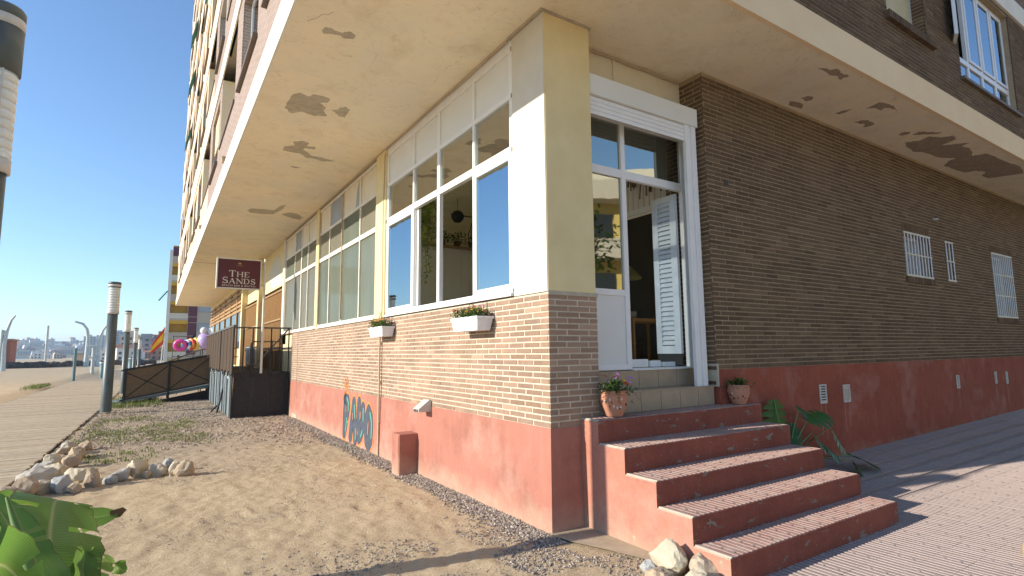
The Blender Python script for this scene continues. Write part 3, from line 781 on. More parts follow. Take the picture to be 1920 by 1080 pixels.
def tri_poly(name, pts, z, mat, parent):
    from mathutils.geometry import tessellate_polygon
    tr_ = tessellate_polygon([[Vector((p.x, p.y, 0)) for p in pts]]); n = len(pts)
    q = MB(); vs = [(p.x, p.y, z - .003) for p in pts] + [(p.x, p.y, z) for p in pts]
    fs = []
    for a, b, c in tr_:
        nz = (pts[b] - pts[a]).cross(pts[c] - pts[a]).z; fs.append((a, b, c) if nz < 0 else (a, c, b))
    q.add(vs, fs + [(i, (i + 1) % n, (i + 1) % n + n, i + n) for i in range(n)]); return q.build(name, mat, parent)
for i, p in enumerate(PATCH): tri_poly('peeled_patch', ragged(p), ZS + .0008, 'bare_plaster_dark' if i >= 7 else 'bare_plaster', B)
# hairline crack and rust spots
m = MB(); m.tube([(-1.86, 1.19, ZS - .001), (-1.89, 1.27, ZS - .001), (-1.95, 1.30, ZS - .001), (-1.98, 1.40, ZS - .001), (-2.06, 1.50, ZS - .001)], .002, 4); m.build('crack', 'bare_plaster_dark', B)
m = MB(); m.box((XL + .02, 19.88, ZS - .001), (.1, 19.92, ZS + .1)); m.build('expansion_joint', 'bare_plaster_dark', B)

# columns of the sea front
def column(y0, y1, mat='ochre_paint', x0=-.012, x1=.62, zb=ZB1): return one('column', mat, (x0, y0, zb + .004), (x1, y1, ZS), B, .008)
column(-.012, .595, 'ochre_paint'); one('sunlit_tint_panel', 'pale_paint', (-.016, -.008, ZB1 + .004), (-.0122, .594, ZS - .03), B)  # thin paler panel puts the sun's whitening of this face into colour
column(4.64, 5.13, 'ochre_paint', -.03, .2); column(9.33, 9.57, 'ochre_paint', -.03, .2); column(13.55, 13.85, 'pale_paint', -.03, .2)
m = MB(); m.box((-.05, -.03, ZS - .025), (.64, .63, ZS)); m.build('column_cap', 'bare_plaster', B)
one('mortar_line', 'bare_plaster', (-.01, -.014, ZB1 - .03), (.64, .0, ZB1 + .01), B)

# ---- glazed bays
def bay(edges, zl, fmat, lower, mid, top, x=0.03, wide=.03, sill=True):
    """edges: y of the mullions, zl: z levels; lower/mid/top: pane material per field (None = open)"""
    y0, y1 = edges[0], edges[-1]
    w = MB()
    for z in zl: t = .045 if z == zl[1] else .028; w.box((x - .035, y0, z - t), (x + .03, y1, z + t))
    for i, y in enumerate(edges):
        t = .04 if i in (0, len(edges) - 1) or (len(edges) == 5 and i == 2) else .024
        for z0, z1 in zip(zl[:-1], zl[1:]): w.box((x - .03, y - t, z0 + .028), (x + .028, y + t, z1 - .028))
    if sill: w.box((x - .075, y0 - .02, zl[0] - .058), (x + .1, y1 + .02, zl[0] - .028))
    wo = w.build('window', fmat, B)
    for row, (z0, z1, mats) in enumerate(((zl[0], zl[1], lower), (zl[1], zl[2], mid), (zl[2], zl[3], top))):
        for i, mt in enumerate(mats):
            if mt is None: continue
            a, b = edges[i] + .02, edges[i + 1] - .02
            if row == 0 and fmat == 'white_frame':
                f = MB(); q = .048; c, d = z0 + .035, z1 - .05
                xo = x - .012
                f.box((xo - .02, a, c), (xo + .016, a + q, d)); f.box((xo - .02, b - q, c), (xo + .016, b, d)); f.box((xo - .019, a + q, c), (xo + .015, b - q, c + q)); f.box((xo - .019, a + q, d - q), (xo + .015, b - q, d))
                f.build('sash', fmat, wo)
                p = MB(); p.box((xo - .005, a + q - .004, c + q - .004), (xo + .001, b - q + .004, d - q + .004)); p.build('pane', mt, wo)
            else:
                p = MB(); p.box((x - .004 - .004 * (i % 2), a, z0 + .02), (x + .003, b, z1 - .02)); p.build('panel' if 'panel' in mt else 'pane', mt, wo)
    return wo
ZL = (2.37, 3.97, 4.605, 5.17)
w1 = bay([.64, 1.525, 2.555, 3.46, 4.60], ZL, 'white_frame', ['glass_mirror', None, None, 'glass_mirror'], ['glass_clear'] * 4, ['white_panel'] * 4)
for ya in (1.60, 3.40): one('stacked_sash', 'white_frame', (.055, ya - .05 if ya < 2 else ya - .03, 2.42), (.095, ya + .0 if ya < 2 else ya + .03, 3.92), w1)
one('head_trim', 'white_frame', (.0, .60, 5.20), (.06, 4.64, 5.285), B)
bay([5.15, 6.15, 7.36, 8.42, 9.32], (2.36, 3.95, 4.60, 5.20), 'pale_frame', ['glass_curtain'] * 4, ['glass_curtain_pale', 'glass_curtain', 'glass_curtain_pale', 'glass_curtain_pale'], ['cream_panel', 'cream_panel', 'grey_panel', 'cream_panel'])
bay([9.58, 10.57, 11.35, 12.2, 13.55], (2.36, 3.95, 4.60, 5.20), 'pale_frame', ['glass_curtain_pale'] * 4, ['glass_curtain_pale', 'glass_curtain', 'glass_curtain_pale', 'glass_curtain'], ['cream_panel', 'cream_panel', 'grey_panel', 'cream_panel'])
# brown vertical cover strips and the torn corner of one panel
m = MB()
for y in (7.36, 5.16, 9.31): m.box((-.022, y - .035, 2.42), (-.002, y - .008, 5.15))
m.build('cover_strip', 'bronze_frame', B)
m = MB(); m.prism([(.018, 6.30, 4.65), (.018, 6.52, 4.65), (.018, 6.46, 4.9), (.018, 6.34, 5.12), (.018, 6.30, 5.15)], (.004, 0, 0)); m.build('torn_panel', 'grey_panel', B)

# beyond the bays: peeling wall, reed screens, bar windows
m = MB()
m.box((.06, 12.3, .0), (.3, 42.2, 2.0)); m.box((.06, 13.85, 3.9), (.3, 42.2, ZS)); m.box((.06, 12.3, 2.0), (.3, 13.5, 2.36))
for y in (17.9, 22.6): m.box((-.16, y - .17, 0), (.06, y + .17, ZS))
m.build('bar_wall', 'ochre_paint', B)
m = MB(); m.prism([(.056, 14.6, 3.95), (.056, 16.2, 4.0), (.056, 17.0, 4.4), (.056, 16.4, 4.9), (.056, 15.3, 5.1), (.056, 14.7, 4.7)], (.006, 0, 0)); m.build('peeled_patch', 'pale_paint', B)
for (a, b) in ((13.9, 17.7), (18.1, 22.4)):
    rs = MB(); rs.box((.02, a, 1.2), (.04, b, 3.75)); ro = rs.build('reed_screen', 'reed_gold', B)
    rr = MB(); y = a
    while y < b: rr.cyl((.012 + random.uniform(-.006, .006), y, 1.2), (.012, y + random.uniform(-.01, .01), 3.76 + random.uniform(-.05, .05)), .011, n=5, caps=False); y += .045
    rr.build('reeds', 'reed_gold', ro, kind='stuff')
    for zz in (1.9, 2.8, 3.72): one('batten', 'wood_warm', (-.03, a, zz - .025), (.0, b, zz + .025), ro)
ys = [23.0, 25.6, 28.4, 31.4, 34.6, 38.0, 42.0]
for a, b in zip(ys[:-1], ys[1:]):
    f = MB(); f.box((-.04, a - .1, 1.2), (.06, a + .1, 4.9)); f.box((-.03, a + .1, 3.72), (.05, b - .1, 3.84)); f.box((-.02, a + .1, 4.78), (.05, b - .1, 4.88))
    fo = f.build('bar_window', 'wood_warm', B)
    p = MB(); p.box((.01, a + .1, 2.0), (.02, b - .1, 3.72)); p.build('pane', 'glass_dark', fo)
    for q in range(4): one('slat', 'wood_warm', (-.02, a + .1, 3.94 + .2 * q), (.02, b - .1, 4.05 + .2 * q), fo)
    c = MB()
    for q in range(6):
        y = a + .2 + (b - a - .4) * (.35 + .55 * q / 6); c.box((.05, y, 2.0), (.07, y + .11, 3.7))
    c.build('curtain', 'white_panel', fo)
one('bar_back', 'room_dark', (1.5, 13.9, 1.2), (1.6, 42, ZS), B)

# ---- street front: barred windows, vents
for (a, b, c, d), nb, rails in zip(SOPS, (9, 3, 11), (1, 1, 2)):
    g = MB(); g.box((a - .02, YW - .028, c - .02), (b + .02, YW - .008, c + .014)); g.box((a - .02, YW - .028, d - .014), (b + .02, YW - .008, d + .02))
    for r in range(rails): z = c + (d - c) * (r + 1) / (rails + 1); g.box((a - .02, YW - .03, z - .011), (b + .02, YW - .01, z + .011))
    go = g.build('window_grille', 'cream_bar', B)
    bars = MB()
    for k in range(nb):
        x = a + .02 + (b - a - .04) * k / (nb - 1); q = MB(); q.box((x - .016, YW - .024, c + .014), (x + .016, YW - .013, d - .014)); q.build('bar', 'steel_bar', go)
    w = MB(); w.box((a, YW + .17, c), (b, YW + .21, c + .05)); w.box((a, YW + .17, d - .05), (b, YW + .21, d)); w.box((a, YW + .17, c + .05), (a + .05, YW + .21, d - .05)); w.box((b - .05, YW + .17, c + .05), (b, YW + .21, d - .05))
    wo = w.build('window', 'white_frame', B)
    q = MB(); q.box((a + .05, YW + .185, c + .05), (b - .05, YW + .19, d - .05)); q.build('pane', 'pale_pane', wo)
    if b - a > .5:
        s = MB()
        n = int((b - a + .1) / .062)
        for k in range(n): s.box((a - .03 + .062 * k, YW - .03, c - .13), (a - .03 + .062 * k + .05, YW + .1, c - .022))
        s.build('sill', 'brick_dark', B)
        s = MB()
        for k in range(n): s.box((a - .03 + .062 * k, YW - .0075, d + .01), (a - .03 + .062 * k + .05, YW + .02, d + .17))
        s.build('lintel', 'brick_dark', B)
for (a, b, c, d), full in zip([(4.76, 4.94, .92, 1.19), (5.42, 5.61, .90, 1.16), (9.68, 9.81, .91, 1.16), (11.72, 11.82, .92, 1.17), (12.39, 12.49, .89, 1.15)], (1, 0, 1, 1, 1)):
    y = YW - .014
    g = MB(); t = .022
    g.box((a, y - .014, c), (a + t, y, d)); g.box((b - t, y - .014, c), (b, y, d)); g.box((a + t, y - .014, c), (b - t, y, c + t)); g.box((a + t, y - .014, d - t), (b - t, y, d))
    go = g.build('vent_grille', 'pvc_grey', B)
    one('opening', 'cut_dark' if full else 'bare_plaster', (a + t, y - .003, c + t), (b - t, y + .001, d - t), go)
    for k in range(6 if full else 1):
        z = d - t - .012 - (d - c - 2 * t) * k / 6
        q = MB(); q.box((a + t, y - .012, z - .024), (b - t, y - .004, z - .004), 0); q.build('louvre', 'pvc_grey', go)
    m = MB()
    for x in (a + .03, b - .03): m.box((x - .008, y - .0012, c - random.uniform(.3, .55)), (x + .008, y, c - .005))
    m.build('lime_streak', 'streak_lime', B)
m = MB(); m.lathe([(.0, -.02), (.05, -.015), (.06, 0), (.05, .02), (0, .03)], (9.41, YW - .03, 4.18), 10); m.build('wall_lamp', 'pvc_grey', B)
m = MB(); m.box((2.86, YW - .012, 3.83), (2.93, YW - .006, 3.90)); m.build('bracket_stub', 'iron_black', B)

# first-floor shuttered window and glazed window
x0, x1, z0, z1 = UOPS[0]
sh = MB(); sh.box((x0, YE + .19, z0), (x1, YE + .2, z1)); so = sh.build('roller_shutter', 'shutter_cream', B)
for k in range(int((z1 - z0) / .045)): q = MB(); q.box((x0 + .03, YE + .178, z0 + .002 + .045 * k), (x1 - .03, YE + .19, z0 + .045 * k + .041)); q.build('slat', 'shutter_cream', so)
m = MB(); m.box((x0, YE + .165, z0), (x0 + .03, YE + .19, z1)); m.box((x1 - .03, YE + .165, z0), (x1, YE + .19, z1)); m.build('guide_rail', 'pvc_grey', so)
m = MB()
for k in range(26): m.box((x0 - .08 + .062 * k, YE - .07, z0 - .12), (x0 - .08 + .062 * k + .05, YE + .18, z0 - .004))
m.build('sill', 'brick_dark', B)
m = MB()
for k in range(int((z1 - z0) / .06)):
    m.box((x1 - .006, YE + .004, z0 + .06 * k), (x1 + .02, YE + .17, z0 + .06 * k + .0455))
m.build('brick_reveal', 'brick_dark', B)
x0, x1, z0, z1 = UOPS[1]
w = MB(); yb = YE + .10
def fr(w, a, b, c, d, t, y, dep=.05):
    w.box((a, y, c), (a + t, y + dep, d)); w.box((b - t, y, c), (b, y + dep, d)); w.box((a + t, y, c), (b - t, y + dep, c + t)); w.box((a + t, y, d - t), (b - t, y + dep, d))
fr(w, x0, x1, z0, z1, .06, yb)
w.box((x0 + .06, yb - .004, 6.66), (x1 - .06, yb + .054, 6.75))
wx = [x0 + .06 + (x1 - x0 - .12) * k / 4 for k in range(5)]
for k in range(1, 4): w.box((wx[k] - .035, yb - .002, z0 + .06), (wx[k] + .035, yb + .052, 6.66)); w.box((wx[k] - .035, yb - .002, 6.75), (wx[k] + .035, yb + .052, z1 - .06))
wo = w.build('window', 'white_frame', B)
for k in range(4):
    q = MB(); q.box((wx[k], yb + .02, z0 + .06), (wx[k + 1], yb + .026, 6.66)); q.build('pane', 'glass_dark', wo)
    a, b = wx[k] + .03, wx[k + 1] - .03
    s = MB()
    if k == 0:      # the first casement stands open
        M = Matrix.Translation((a, yb, 0)) @ Matrix.Rotation(rad(-157), 4, 'Z')
        def bx(p, q_, mi=0): s.box(p, q_, mi, M)
        L = b - a
        bx((0, -.03, 6.78), (.05, .02, z1 - .08)); bx((L - .05, -.03, 6.78), (L, .02, z1 - .08)); bx((.05, -.03, 6.78), (L - .05, .02, 6.83)); bx((.05, -.03, z1 - .13), (L - .05, .02, z1 - .08))
        s.build('sash', 'white_frame', wo)
        q = MB(); q.box((.05, -.008, 6.83), (L - .05, -.002, z1 - .13), 0, M); q.build('pane', 'glass_dark', wo)
    else:
        fr(s, a + .01, b - .01, 6.77, z1 - .08, .05, yb - .02, .03); s.build('sash', 'white_frame', wo)
        q = MB(); q.box((a + .06, yb - .008, 6.82), (b - .06, yb - .002, z1 - .13)); q.build('pane', 'glass_dark', wo)
one('sill', 'sill_stone', (x0 - .05, YE - .06, z0 - .05), (x1 + .05, YE + .12, z0 - .002), B)

# upper storeys: sea front and street front above the first floor
TOP = ZS + 3.09 * 11
lw = MB()
RNG = random.Random(5)
for k in range(11):
    z0 = ZS + .44 + 3.09 * k; z1 = ZS + 3.09 * (k + 1)
    ops = []; y = .9 + (0 if k % 2 else .4)
    pat = ['w', 'w', 'l', 'w', 'l', 'w', 'w', 'l', 'w', 'l', 'w', 'w', 'l']
    for i, c in enumerate(pat):
        L = 2.0 if c == 'w' else 3.0
        if y + L > 41.6: break
        if c == 'w': ops.append((y, y + L, z0 + .75, z1 - .25, c))
        else: ops.append((y, y + L, z0 + .02, z1, c))
        y += L + (.9 if c == 'w' else .55)
    for a, b, c, d in rects(YE + .28, 42.2, z0, z1, ops): lw.box((XL, a, c), (XL + .26, b, d), 0 if a < 14 + (k % 2) * .5 else 1)
    for a, b, c, d, ty in ops:
        if ty == 'w':
            w = MB(); xb = XL + .13
            for yy_ in (a, (a + b) / 2 - .03, b - .06): w.box((xb, yy_, c), (xb + .05, yy_ + .06, d))
            w.box((xb - .002, a + .06, c), (xb + .048, b - .06, c + .06)); w.box((xb - .002, a + .06, d - .06), (xb + .048, b - .06, d))
            wo = w.build('window', 'blue_frame' if RNG.random() < .5 else 'white_frame', B)
            q = MB(); q.box((xb + .02, a + .05, c + .05), (xb + .026, b - .05, d - .05)); q.build('pane', 'glass_dark', wo)
            one('sill', 'sill_stone', (XL - .07, a - .06, c - .06), (XL + .13, b + .06, c - .001), wo)
            one('reveal', 'bricktex_bounce', (XL + .002, b - .004, c), (XL + .13, b + .02, d - .001), wo)
            if RNG.random() < .55:
                h = RNG.uniform(.5, 1.5); s = MB()
                for t in range(int(h / .07)): s.box((XL + .06, a + .03, d - .07 * (t + 1) + .008), (XL + .085, b - .03, d - .07 * t))
                s.build('roller_shutter', 'shutter_cream', wo)
        else:
            bo = one('balcony', 'bricktex_x' if a < 13 else 'peach_wall', (XL, a, c - .02), (XL + .12, b, c + .85), B)
            one('back_wall', 'cream_panel', (XL + 1.3, a, c), (XL + 1.35, b, d), bo)
            one('side_wall', 'bricktex_bounce' if a < 14 else 'peach_wall', (XL + .002, b - .006, c), (XL + 1.3, b + .05, c + 1.1), bo); one('side_wall', 'cream_panel', (XL + .002, b - .006, c + 1.1), (XL + 1.3, b + .05, d - .003), bo)
            one('side_wall', 'cream_panel', (XL + .002, a - .05, c), (XL + 1.3, a + .006, d - .003), bo)
            one('coping', 'sill_stone', (XL - .03, a, c + .85), (XL + .14, b, c + .90), bo)
            if RNG.random() < .2 and k > 0:
                aw = MB(); aw.prism([(XL - .0, a, d - .2), (XL - .26, a, d - 1.3), (XL - .28, a, d - 1.3), (XL - .02, a, d - .16)], (0, (b - a) * .6, 0)); aw.build('awning', 'green_awning', bo)
lw.build('sea_wall', ['bricktex_x', 'peach_wall'], B)
m = MB()
for k in range(1, 11):
    z0 = ZS + .44 + 3.09 * k; z1 = ZS + 3.09 * (k + 1)
    m.box((XL, YE, z0), (20, YE + .28, z1))
m.build('street_wall', 'bricktex_y', B)
m = MB(); m.box((XL - .05, YE - .05, TOP), (20, 42.2, TOP + .5)); m.build('roof', 'fascia_white', B)
m = MB(); m.box((.3, 42.0, 0), (20, 42.19, TOP)); m.build('end_wall', 'beige_wall', B)
for (a, zz) in ((.25, 5.78), (8.2, 5.75), (15.6, 5.78)): one('scupper', 'bronze_frame', (XL - .08, a, zz), (XL + .01, a + .22, zz + .09), B)

# ---- entrance: shutter box, guide, glazed door, tiles
one('overdoor_panel', 'cream_panel', (.60, YD + .02, 4.46), (XW - .002, YD + .06, ZS), B)
m = MB(); m.box((1.28, YD - .002, 4.9), (1.31, YD + .02, ZS)); m.build('cover_strip', 'cream_panel', B)
sh = MB(); sh.bbox((.635, .012, 4.545), (2.455, .25, 4.785), .006); so = sh.build('shutter_box', 'white_panel', B)
for k in range(4): q = MB(); q.box((.64, .05, 4.335 + .052 * k), (2.34, .062, 4.335 + .052 * k + .048)); q.build('slat', 'white_frame', so)
m = MB(); m.box((2.225, .03, 1.272), (2.30, .075, 4.545)); m.box((2.34, .03, 1.272), (2.425, .075, 4.545)); m.box((2.30, .045, 1.272), (2.34, .07, 4.545)); m.build('guide_rail', 'white_frame', so)
# glazed door screen
d = MB(); y0 = YD - .03; y1 = YD + .03
for x in (.64, 1.36, 2.445):
    d.box((x - .035, y0, 1.49), (x + .035, y1, 4.50))
d.box((.675, y0 + .002, 3.76), (1.325, y1 - .002, 3.86)); d.box((1.395, y0 + .002, 3.76), (2.41, y1 - .002, 3.86))
d.box((.675, y0 + .002, 4.44), (1.325, y1 - .002, 4.50)); d.box((1.395, y0 + .002, 4.44), (2.41, y1 - .002, 4.50))
d.box((.675, y0 + .002, 1.49), (1.325, y1 - .002, 1.55)); d.box((.675, y0 + .002, 2.34), (1.325, y1 - .002, 2.41))
d.box((1.395, y0 + .002, 1.475), (2.41, y1 - .002, 1.50))
do = d.build('door_screen', 'white_frame', B)
one('panel', 'white_panel', (.67, YD - .012, 1.55), (1.33, YD + .012, 2.34), do)
for a, b, c, e in ((.67, 1.33, 2.41, 3.76), (.67, 1.33, 3.86, 4.44), (1.39, 2.41, 3.86, 4.44)):
    q = MB(); q.box((a, YD - .003, c), (b, YD + .003, e)); q.build('pane', 'glass_door', do)
# louvred leaf standing open at right angles
LX = 2.37
lf = MB(); lf.box((LX - .02, YD + .05, 1.66), (LX + .02, YD + .15, 3.74)); lf.box((LX - .02, YD + .36, 1.66), (LX + .02, YD + .45, 3.74)); lf.box((LX - .018, YD + .15, 1.66), (LX + .018, YD + .36, 1.76)); lf.box((LX - .018, YD + .15, 3.66), (LX + .018, YD + .36, 3.74))
lo = lf.build('louvred_door', 'door_blue_white', B)
for k in range(30):
    z = 1.77 + .0632 * k; M = Matrix.Translation((LX, 0, z + .03)) @ Matrix.Rotation(rad(28), 4, 'Y')
    q = MB(); q.box((-.006, YD + .15, -.033), (.006, YD + .36, .033), 0, M); q.build('slat', 'door_blue_white', lo)
one('kick_plate', 'seal_black', (LX - .014, YD + .05, 1.51), (LX + .014, YD + .45, 1.655), lo)
# doorstep tiles
m = MB(); m.box((.60, .014, .95), (XW - .01, .8, 1.26)); m.box((.60, .262, 1.26), (XW - .012, .8, 1.476)); m.build('doorstep', 'grout', B)
xs_ = [.62, .92, 1.24, 1.56, 1.88, 2.20, XW - .012]
for a, b in zip(xs_[:-1], xs_[1:]):
    one('tile', 'tile_beige', (a + .003, .004, 1.046), (b - .003, .016, 1.258), B, .002)
    one('tile', 'tile_beige', (a + .003 + .04 * (a > .7), -.002, 1.256), (b - .003 + .04 * (b < 2.4), .26, 1.272), B, .002)
    one('tile', 'tile_beige', (a - .08 * (a > .7) + .003, .252, 1.274), (b - .08 * (b < 2.4) - .003, .264, 1.478), B, .002)
one('sill', 'white_panel', (1.39, .235, 1.478), (2.47, YD + .05, 1.494), B)

# small fittings on the sea wall
m = MB(); m.tube([(-.045, 4.76, z) for z in (.0, .5, .97, 1.5, 2.0, 2.24)] + [(-.04, 4.72, 2.31)], .017, 8)
for z in (.55, 1.2, 1.85): m.box((-.05, 4.735, z), (.0, 4.785, z + .03))
m.build('drain_pipe', 'pipe_beige', B)
for pts_, r_ in (([(-.04, 4.70, 2.3), (-.05, 4.68, 3.4), (-.045, 4.70, 4.1), (-.04, 4.66, 5.2)], .008), ([(-.02, 4.86, 2.20), (-.05, 4.80, 2.30), (-.04, 4.72, 2.42)], .008), ([(-.018, 11.4, z) for z in (.2, 1.0, 2.3)], .006), ([(-.03 + .006 * math.sin(k_ * 2.3), .66 + 1.0 * k_, ZS - .016 - .008 * (k_ % 2)) for k_ in range(14)], .011), ([(.66 + .3 * k_, YD - .01, ZS - .02 - .01 * (k_ % 2)) for k_ in range(7)], .012)):
    m = MB(); m.tube(pts_, r_, 6); m.build('cable', 'pipe_beige', B)
m = MB(); m.prism([(-.012, 2.72, 1.05), (-.04, 2.72, 1.06), (-.20, 2.72, .94), (-.20, 2.72, .90), (-.012, 2.72, .90)], (0, .19, 0)); vh = m.build('vent_hood', 'pvc_grey', B)
m = MB()
for k in range(3): m.box((-.203, 2.74 + .055 * k, .90), (-.199, 2.78 + .055 * k, .935))
m.build('slot', 'cut_dark', vh)
m = MB(); m.bbox((-.30, 3.16, -.05), (-.01, 3.44, .56), .006); mb = m.build('meter_box', 'red_paint', B)
one('door', 'red_paint', (-.306, 3.18, .02), (-.299, 3.42, .54), mb)

# graffiti sprayed across the plinth
def stroke(m, pts, w, d, mi=0, close=False):
    """flat rounded stroke in the plane of the plinth; (u along the wall to the right, v up)"""
    X = lambda z: -(.012 + .022 * (ZB0 - z) / 1.2) if z < ZB0 else -.0075
    P = [(6.96 - u, v) for u, v in pts]
    k = 0
    for i in range(len(P) - 1):
        a, b = Vector(P[i]), Vector(P[i + 1]); n = (b - a).normalized(); n = Vector((-n.y, n.x)) * w / 2
        q = [a + n, b + n, b - n, a - n]; dd = d + .00012 * k; k += 1
        m.add([(X(p.y) - dd, p.x, p.y) for p in q], [(0, 1, 2, 3)], mi)
    for i, p in enumerate(P):
        dd = d + .00012 * k; k += 1
        m.add([(X(p[1] + w / 2 * math.sin(t)) - dd, p[0] + w / 2 * math.cos(t), p[1] + w / 2 * math.sin(t)) for t in [2 * math.pi * j / 12 for j in range(12)]], [tuple(range(12))], mi)
GL = [[[(.18, .14), (.16, .5), (.18, .80)], [(.18, .80), (.34, .80), (.40, .66), (.34, .50), (.2, .48)]],
      [[(.60, .12), (.66, .45), (.74, .78)], [(.74, .78), (.82, .45), (.90, .10)], [(.66, .36), (.84, .36)]],
      [[(1.06, .80), (1.06, .40), (1.12, .30)], [(1.30, .72), (1.30, .36), (1.22, .22), (1.12, .16)], [(1.06, .44), (1.30, .40)]],
      [[(1.62, .70), (1.52, .56), (1.50, .36), (1.56, .16), (1.66, .10), (1.76, .20), (1.78, .42), (1.74, .60), (1.62, .70)]]]
g = MB()
for L in GL:
    for s in L: stroke(g, s, .31, .0015, 0)
for L in GL:
    for s in L: stroke(g, s, .225, .006, 1)
for s in ([(.30, .83), (.42, .74), (.42, .60)], [(.34, .44), (.30, .2)], [(.80, .72), (.86, .5)], [(.94, .30), (.93, .12)], [(1.34, .70), (1.35, .5)], [(1.24, .2), (1.32, .30)], [(1.72, .66), (1.82, .5), (1.82, .25)]): stroke(g, s, .05, .011, 2)
for s in ([(.28, .66), (.28, .58)], [(.74, .56), (.74, .47)], [(1.18, .62), (1.18, .52)], [(1.64, .46), (1.64, .30)]): stroke(g, s, .05, .014, 3)
for s in ([(.02, 1.06), (.20, 1.10), (.36, 1.05)], [(.1, 1.2), (.26, 1.0)], [(.24, 1.22), (.12, 1.0)], [(.1, .98), (.34, 1.0)], [(.05, 1.17), (.3, 1.16)]): stroke(g, s, .028, .006, 0)
g.build('graffiti', ['graf_orange', 'graf_dark', 'graf_green', 'red_paint'], B)

# the room behind the windows
m = MB(); m.box((.24, .36, 1.40), (8, 12.3, 1.50)); m.build('room_floor', 'room_floor', B)
m = MB(); m.box((6.3, .36, 1.5), (6.4, 12.3, ZS)); m.box((.3, 12.2, 1.5), (8, 12.3, ZS)); m.build('room_wall', 'room_wall', B)
m = MB(); m.box((2.95, .62, 3.80), (3.05, 3.4, ZS - .002)); m.box((2.95, 2.2, 1.5), (3.05, 3.4, 3.80)); m.build('partition', 'room_wall', B)
for k in range(20): one('board', 'house_white', (2.93, .66 + .11 * k, 3.88), (2.95, .66 + .11 * k + .10, 4.6), B) if k < 14 else None
m = MB(); m.box((2.90, .62, 3.80), (2.95, 2.2, 3.88)); m.box((2.90, 2.12, 1.5), (2.95, 2.2, 3.80)); m.build('architrave', 'white_panel', B)
one('dark_wall', 'room_dark', (3.05, .40, 1.5), (3.10, .62, ZS), B)
m = MB(); m.box((6.0, .4, 1.5), (6.1, 5.2, ZS - .003)); m.build('dark_wall', 'room_dark', B)
m = MB(); m.box((.35, 7.0, 1.5), (3.9, 7.12, 4.12)); m.build('panelling', 'room_wall', B)
for k in range(17): one('board', 'room_wall', (.5 + .2 * k, 6.985, 1.5), (.5 + .2 * k + .19, 7.0, 4.08), B)
one('shelf_board', 'wood_warm', (.35, 6.85, 4.12), (3.9, 7.2, 4.16), B)
# ------------------------------------------------------------------ entrance steps
st = thing('entrance_steps', 'five worn red painted masonry steps with patterned treads leading up to the glazed door', 'steps', (1.6, -.8, 0))
NOS = [(-.27, 1.040), (-.615, .825), (-.98, .605), (-1.34, .398), (-1.67, .190)]
X0, X1 = .366, 3.02
prof = [(.30, -.25), (.30, 1.022)]
for i, (y, z) in enumerate(NOS):
    prof.append((y + .012, z - .018))
    prof.append((y + .012, (NOS[i + 1][1] if i < 4 else -.23) - .018))
prof_l = [(X0 + .02, y, z) for y, z in prof]
m = MB(); m.prism(prof_l, (X1 - X0 - .04, 0, 0)); m.build('core', 'grout', st)
ST = [tile_mesh('tread_tile', 'step_tile', 0), tile_mesh('tread_tile', 'step_tile', 1)]
for i, (y, z) in enumerate(NOS):
    zb = NOS[i + 1][1] if i < 4 else -.06
    rm = MB()
    # front of the step, slightly wavy by hand-trowelled paint
    N = 26
    for a in range(N):
        xa = X0 + .001 + (X1 - X0 - .002) * a / N; xb = X0 + .001 + (X1 - X0 - .002) * (a + 1) / N
        if a == 0: w0 = 0
        w1 = random.uniform(-.003, .003)
        rm.add([(xa, y + w0, zb - .02), (xb, y + w1, zb - .02), (xb, y + w1 * .4, z - .006), (xa, y + w0 * .4, z - .006), (xb, y + .03, z - .004), (xa, y + .03, z - .004)], [(0, 1, 2, 3), (3, 2, 4, 5)]); w0 = w1
    rm.add([(X1, y, zb - .02), (X1, y + .75 if i else .2, zb - .02), (X1, y + .75 if i else .2, z - .006), (X1, y, z - .006)], [(0, 1, 2, 3)])
    rm.build('riser', 'red_steps_shaded', st)
    yb = (NOS[i - 1][0] if i else .012); dep = yb - y
    xx = X0 + .012; kk = 0
    while xx < X1 - .05:
        w = min(TP, X1 - .01 - xx); yy_ = y + .006
        while yy_ < yb - .01:
            dl = min(TP, yb - .004 - yy_)
            M = Matrix.Translation((xx + w / 2, yy_ + dl / 2, z + random.uniform(-.0015, .001))) @ Matrix.Diagonal((w / TP, dl / TP, 1, 1))
            inst('tile', ST[kk % 2][0], st, M); yy_ += TP; kk += 1
        xx += TP
# flank, its sunlight put into the paler red
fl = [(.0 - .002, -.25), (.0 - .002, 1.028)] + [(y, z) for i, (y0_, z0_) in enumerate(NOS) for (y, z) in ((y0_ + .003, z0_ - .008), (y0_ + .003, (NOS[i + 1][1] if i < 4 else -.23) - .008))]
m = MB(); m.prism([(X0, y, z) for y, z in fl], (.022, 0, 0)); m.build('flank', 'red_steps_lit', st)
m = MB()
for i, (y, z) in enumerate(NOS):
    yb = NOS[i - 1][0] if i else .0
    pts = [(X0 + .0, y + .005 + (yb - y - .005) * k / 9) for k in range(10)]
    vs = []
    for k, (x, yy_) in enumerate(pts): vs += [(x - .003, yy_, z - .012 + random.uniform(-.004, .003)), (x + .02, yy_, z + .0062)]
    m = MB(); m.add(vs, [(2 * k, 2 * k + 2, 2 * k + 3, 2 * k + 1) for k in range(9)]); m.build('chipped_edge', 'bare_plaster', st)
m = MB(); m.add([(-.06, .0, .012), (-.02, -.30, .010), (.10, -.62, .012), (.22, -1.0, .012), (.38, -1.25, .012), (.38, 0, .016)], [(0, 1, 2, 3, 4, 5)]); m.build('concrete_apron', 'conc_sandy', kind='structure')

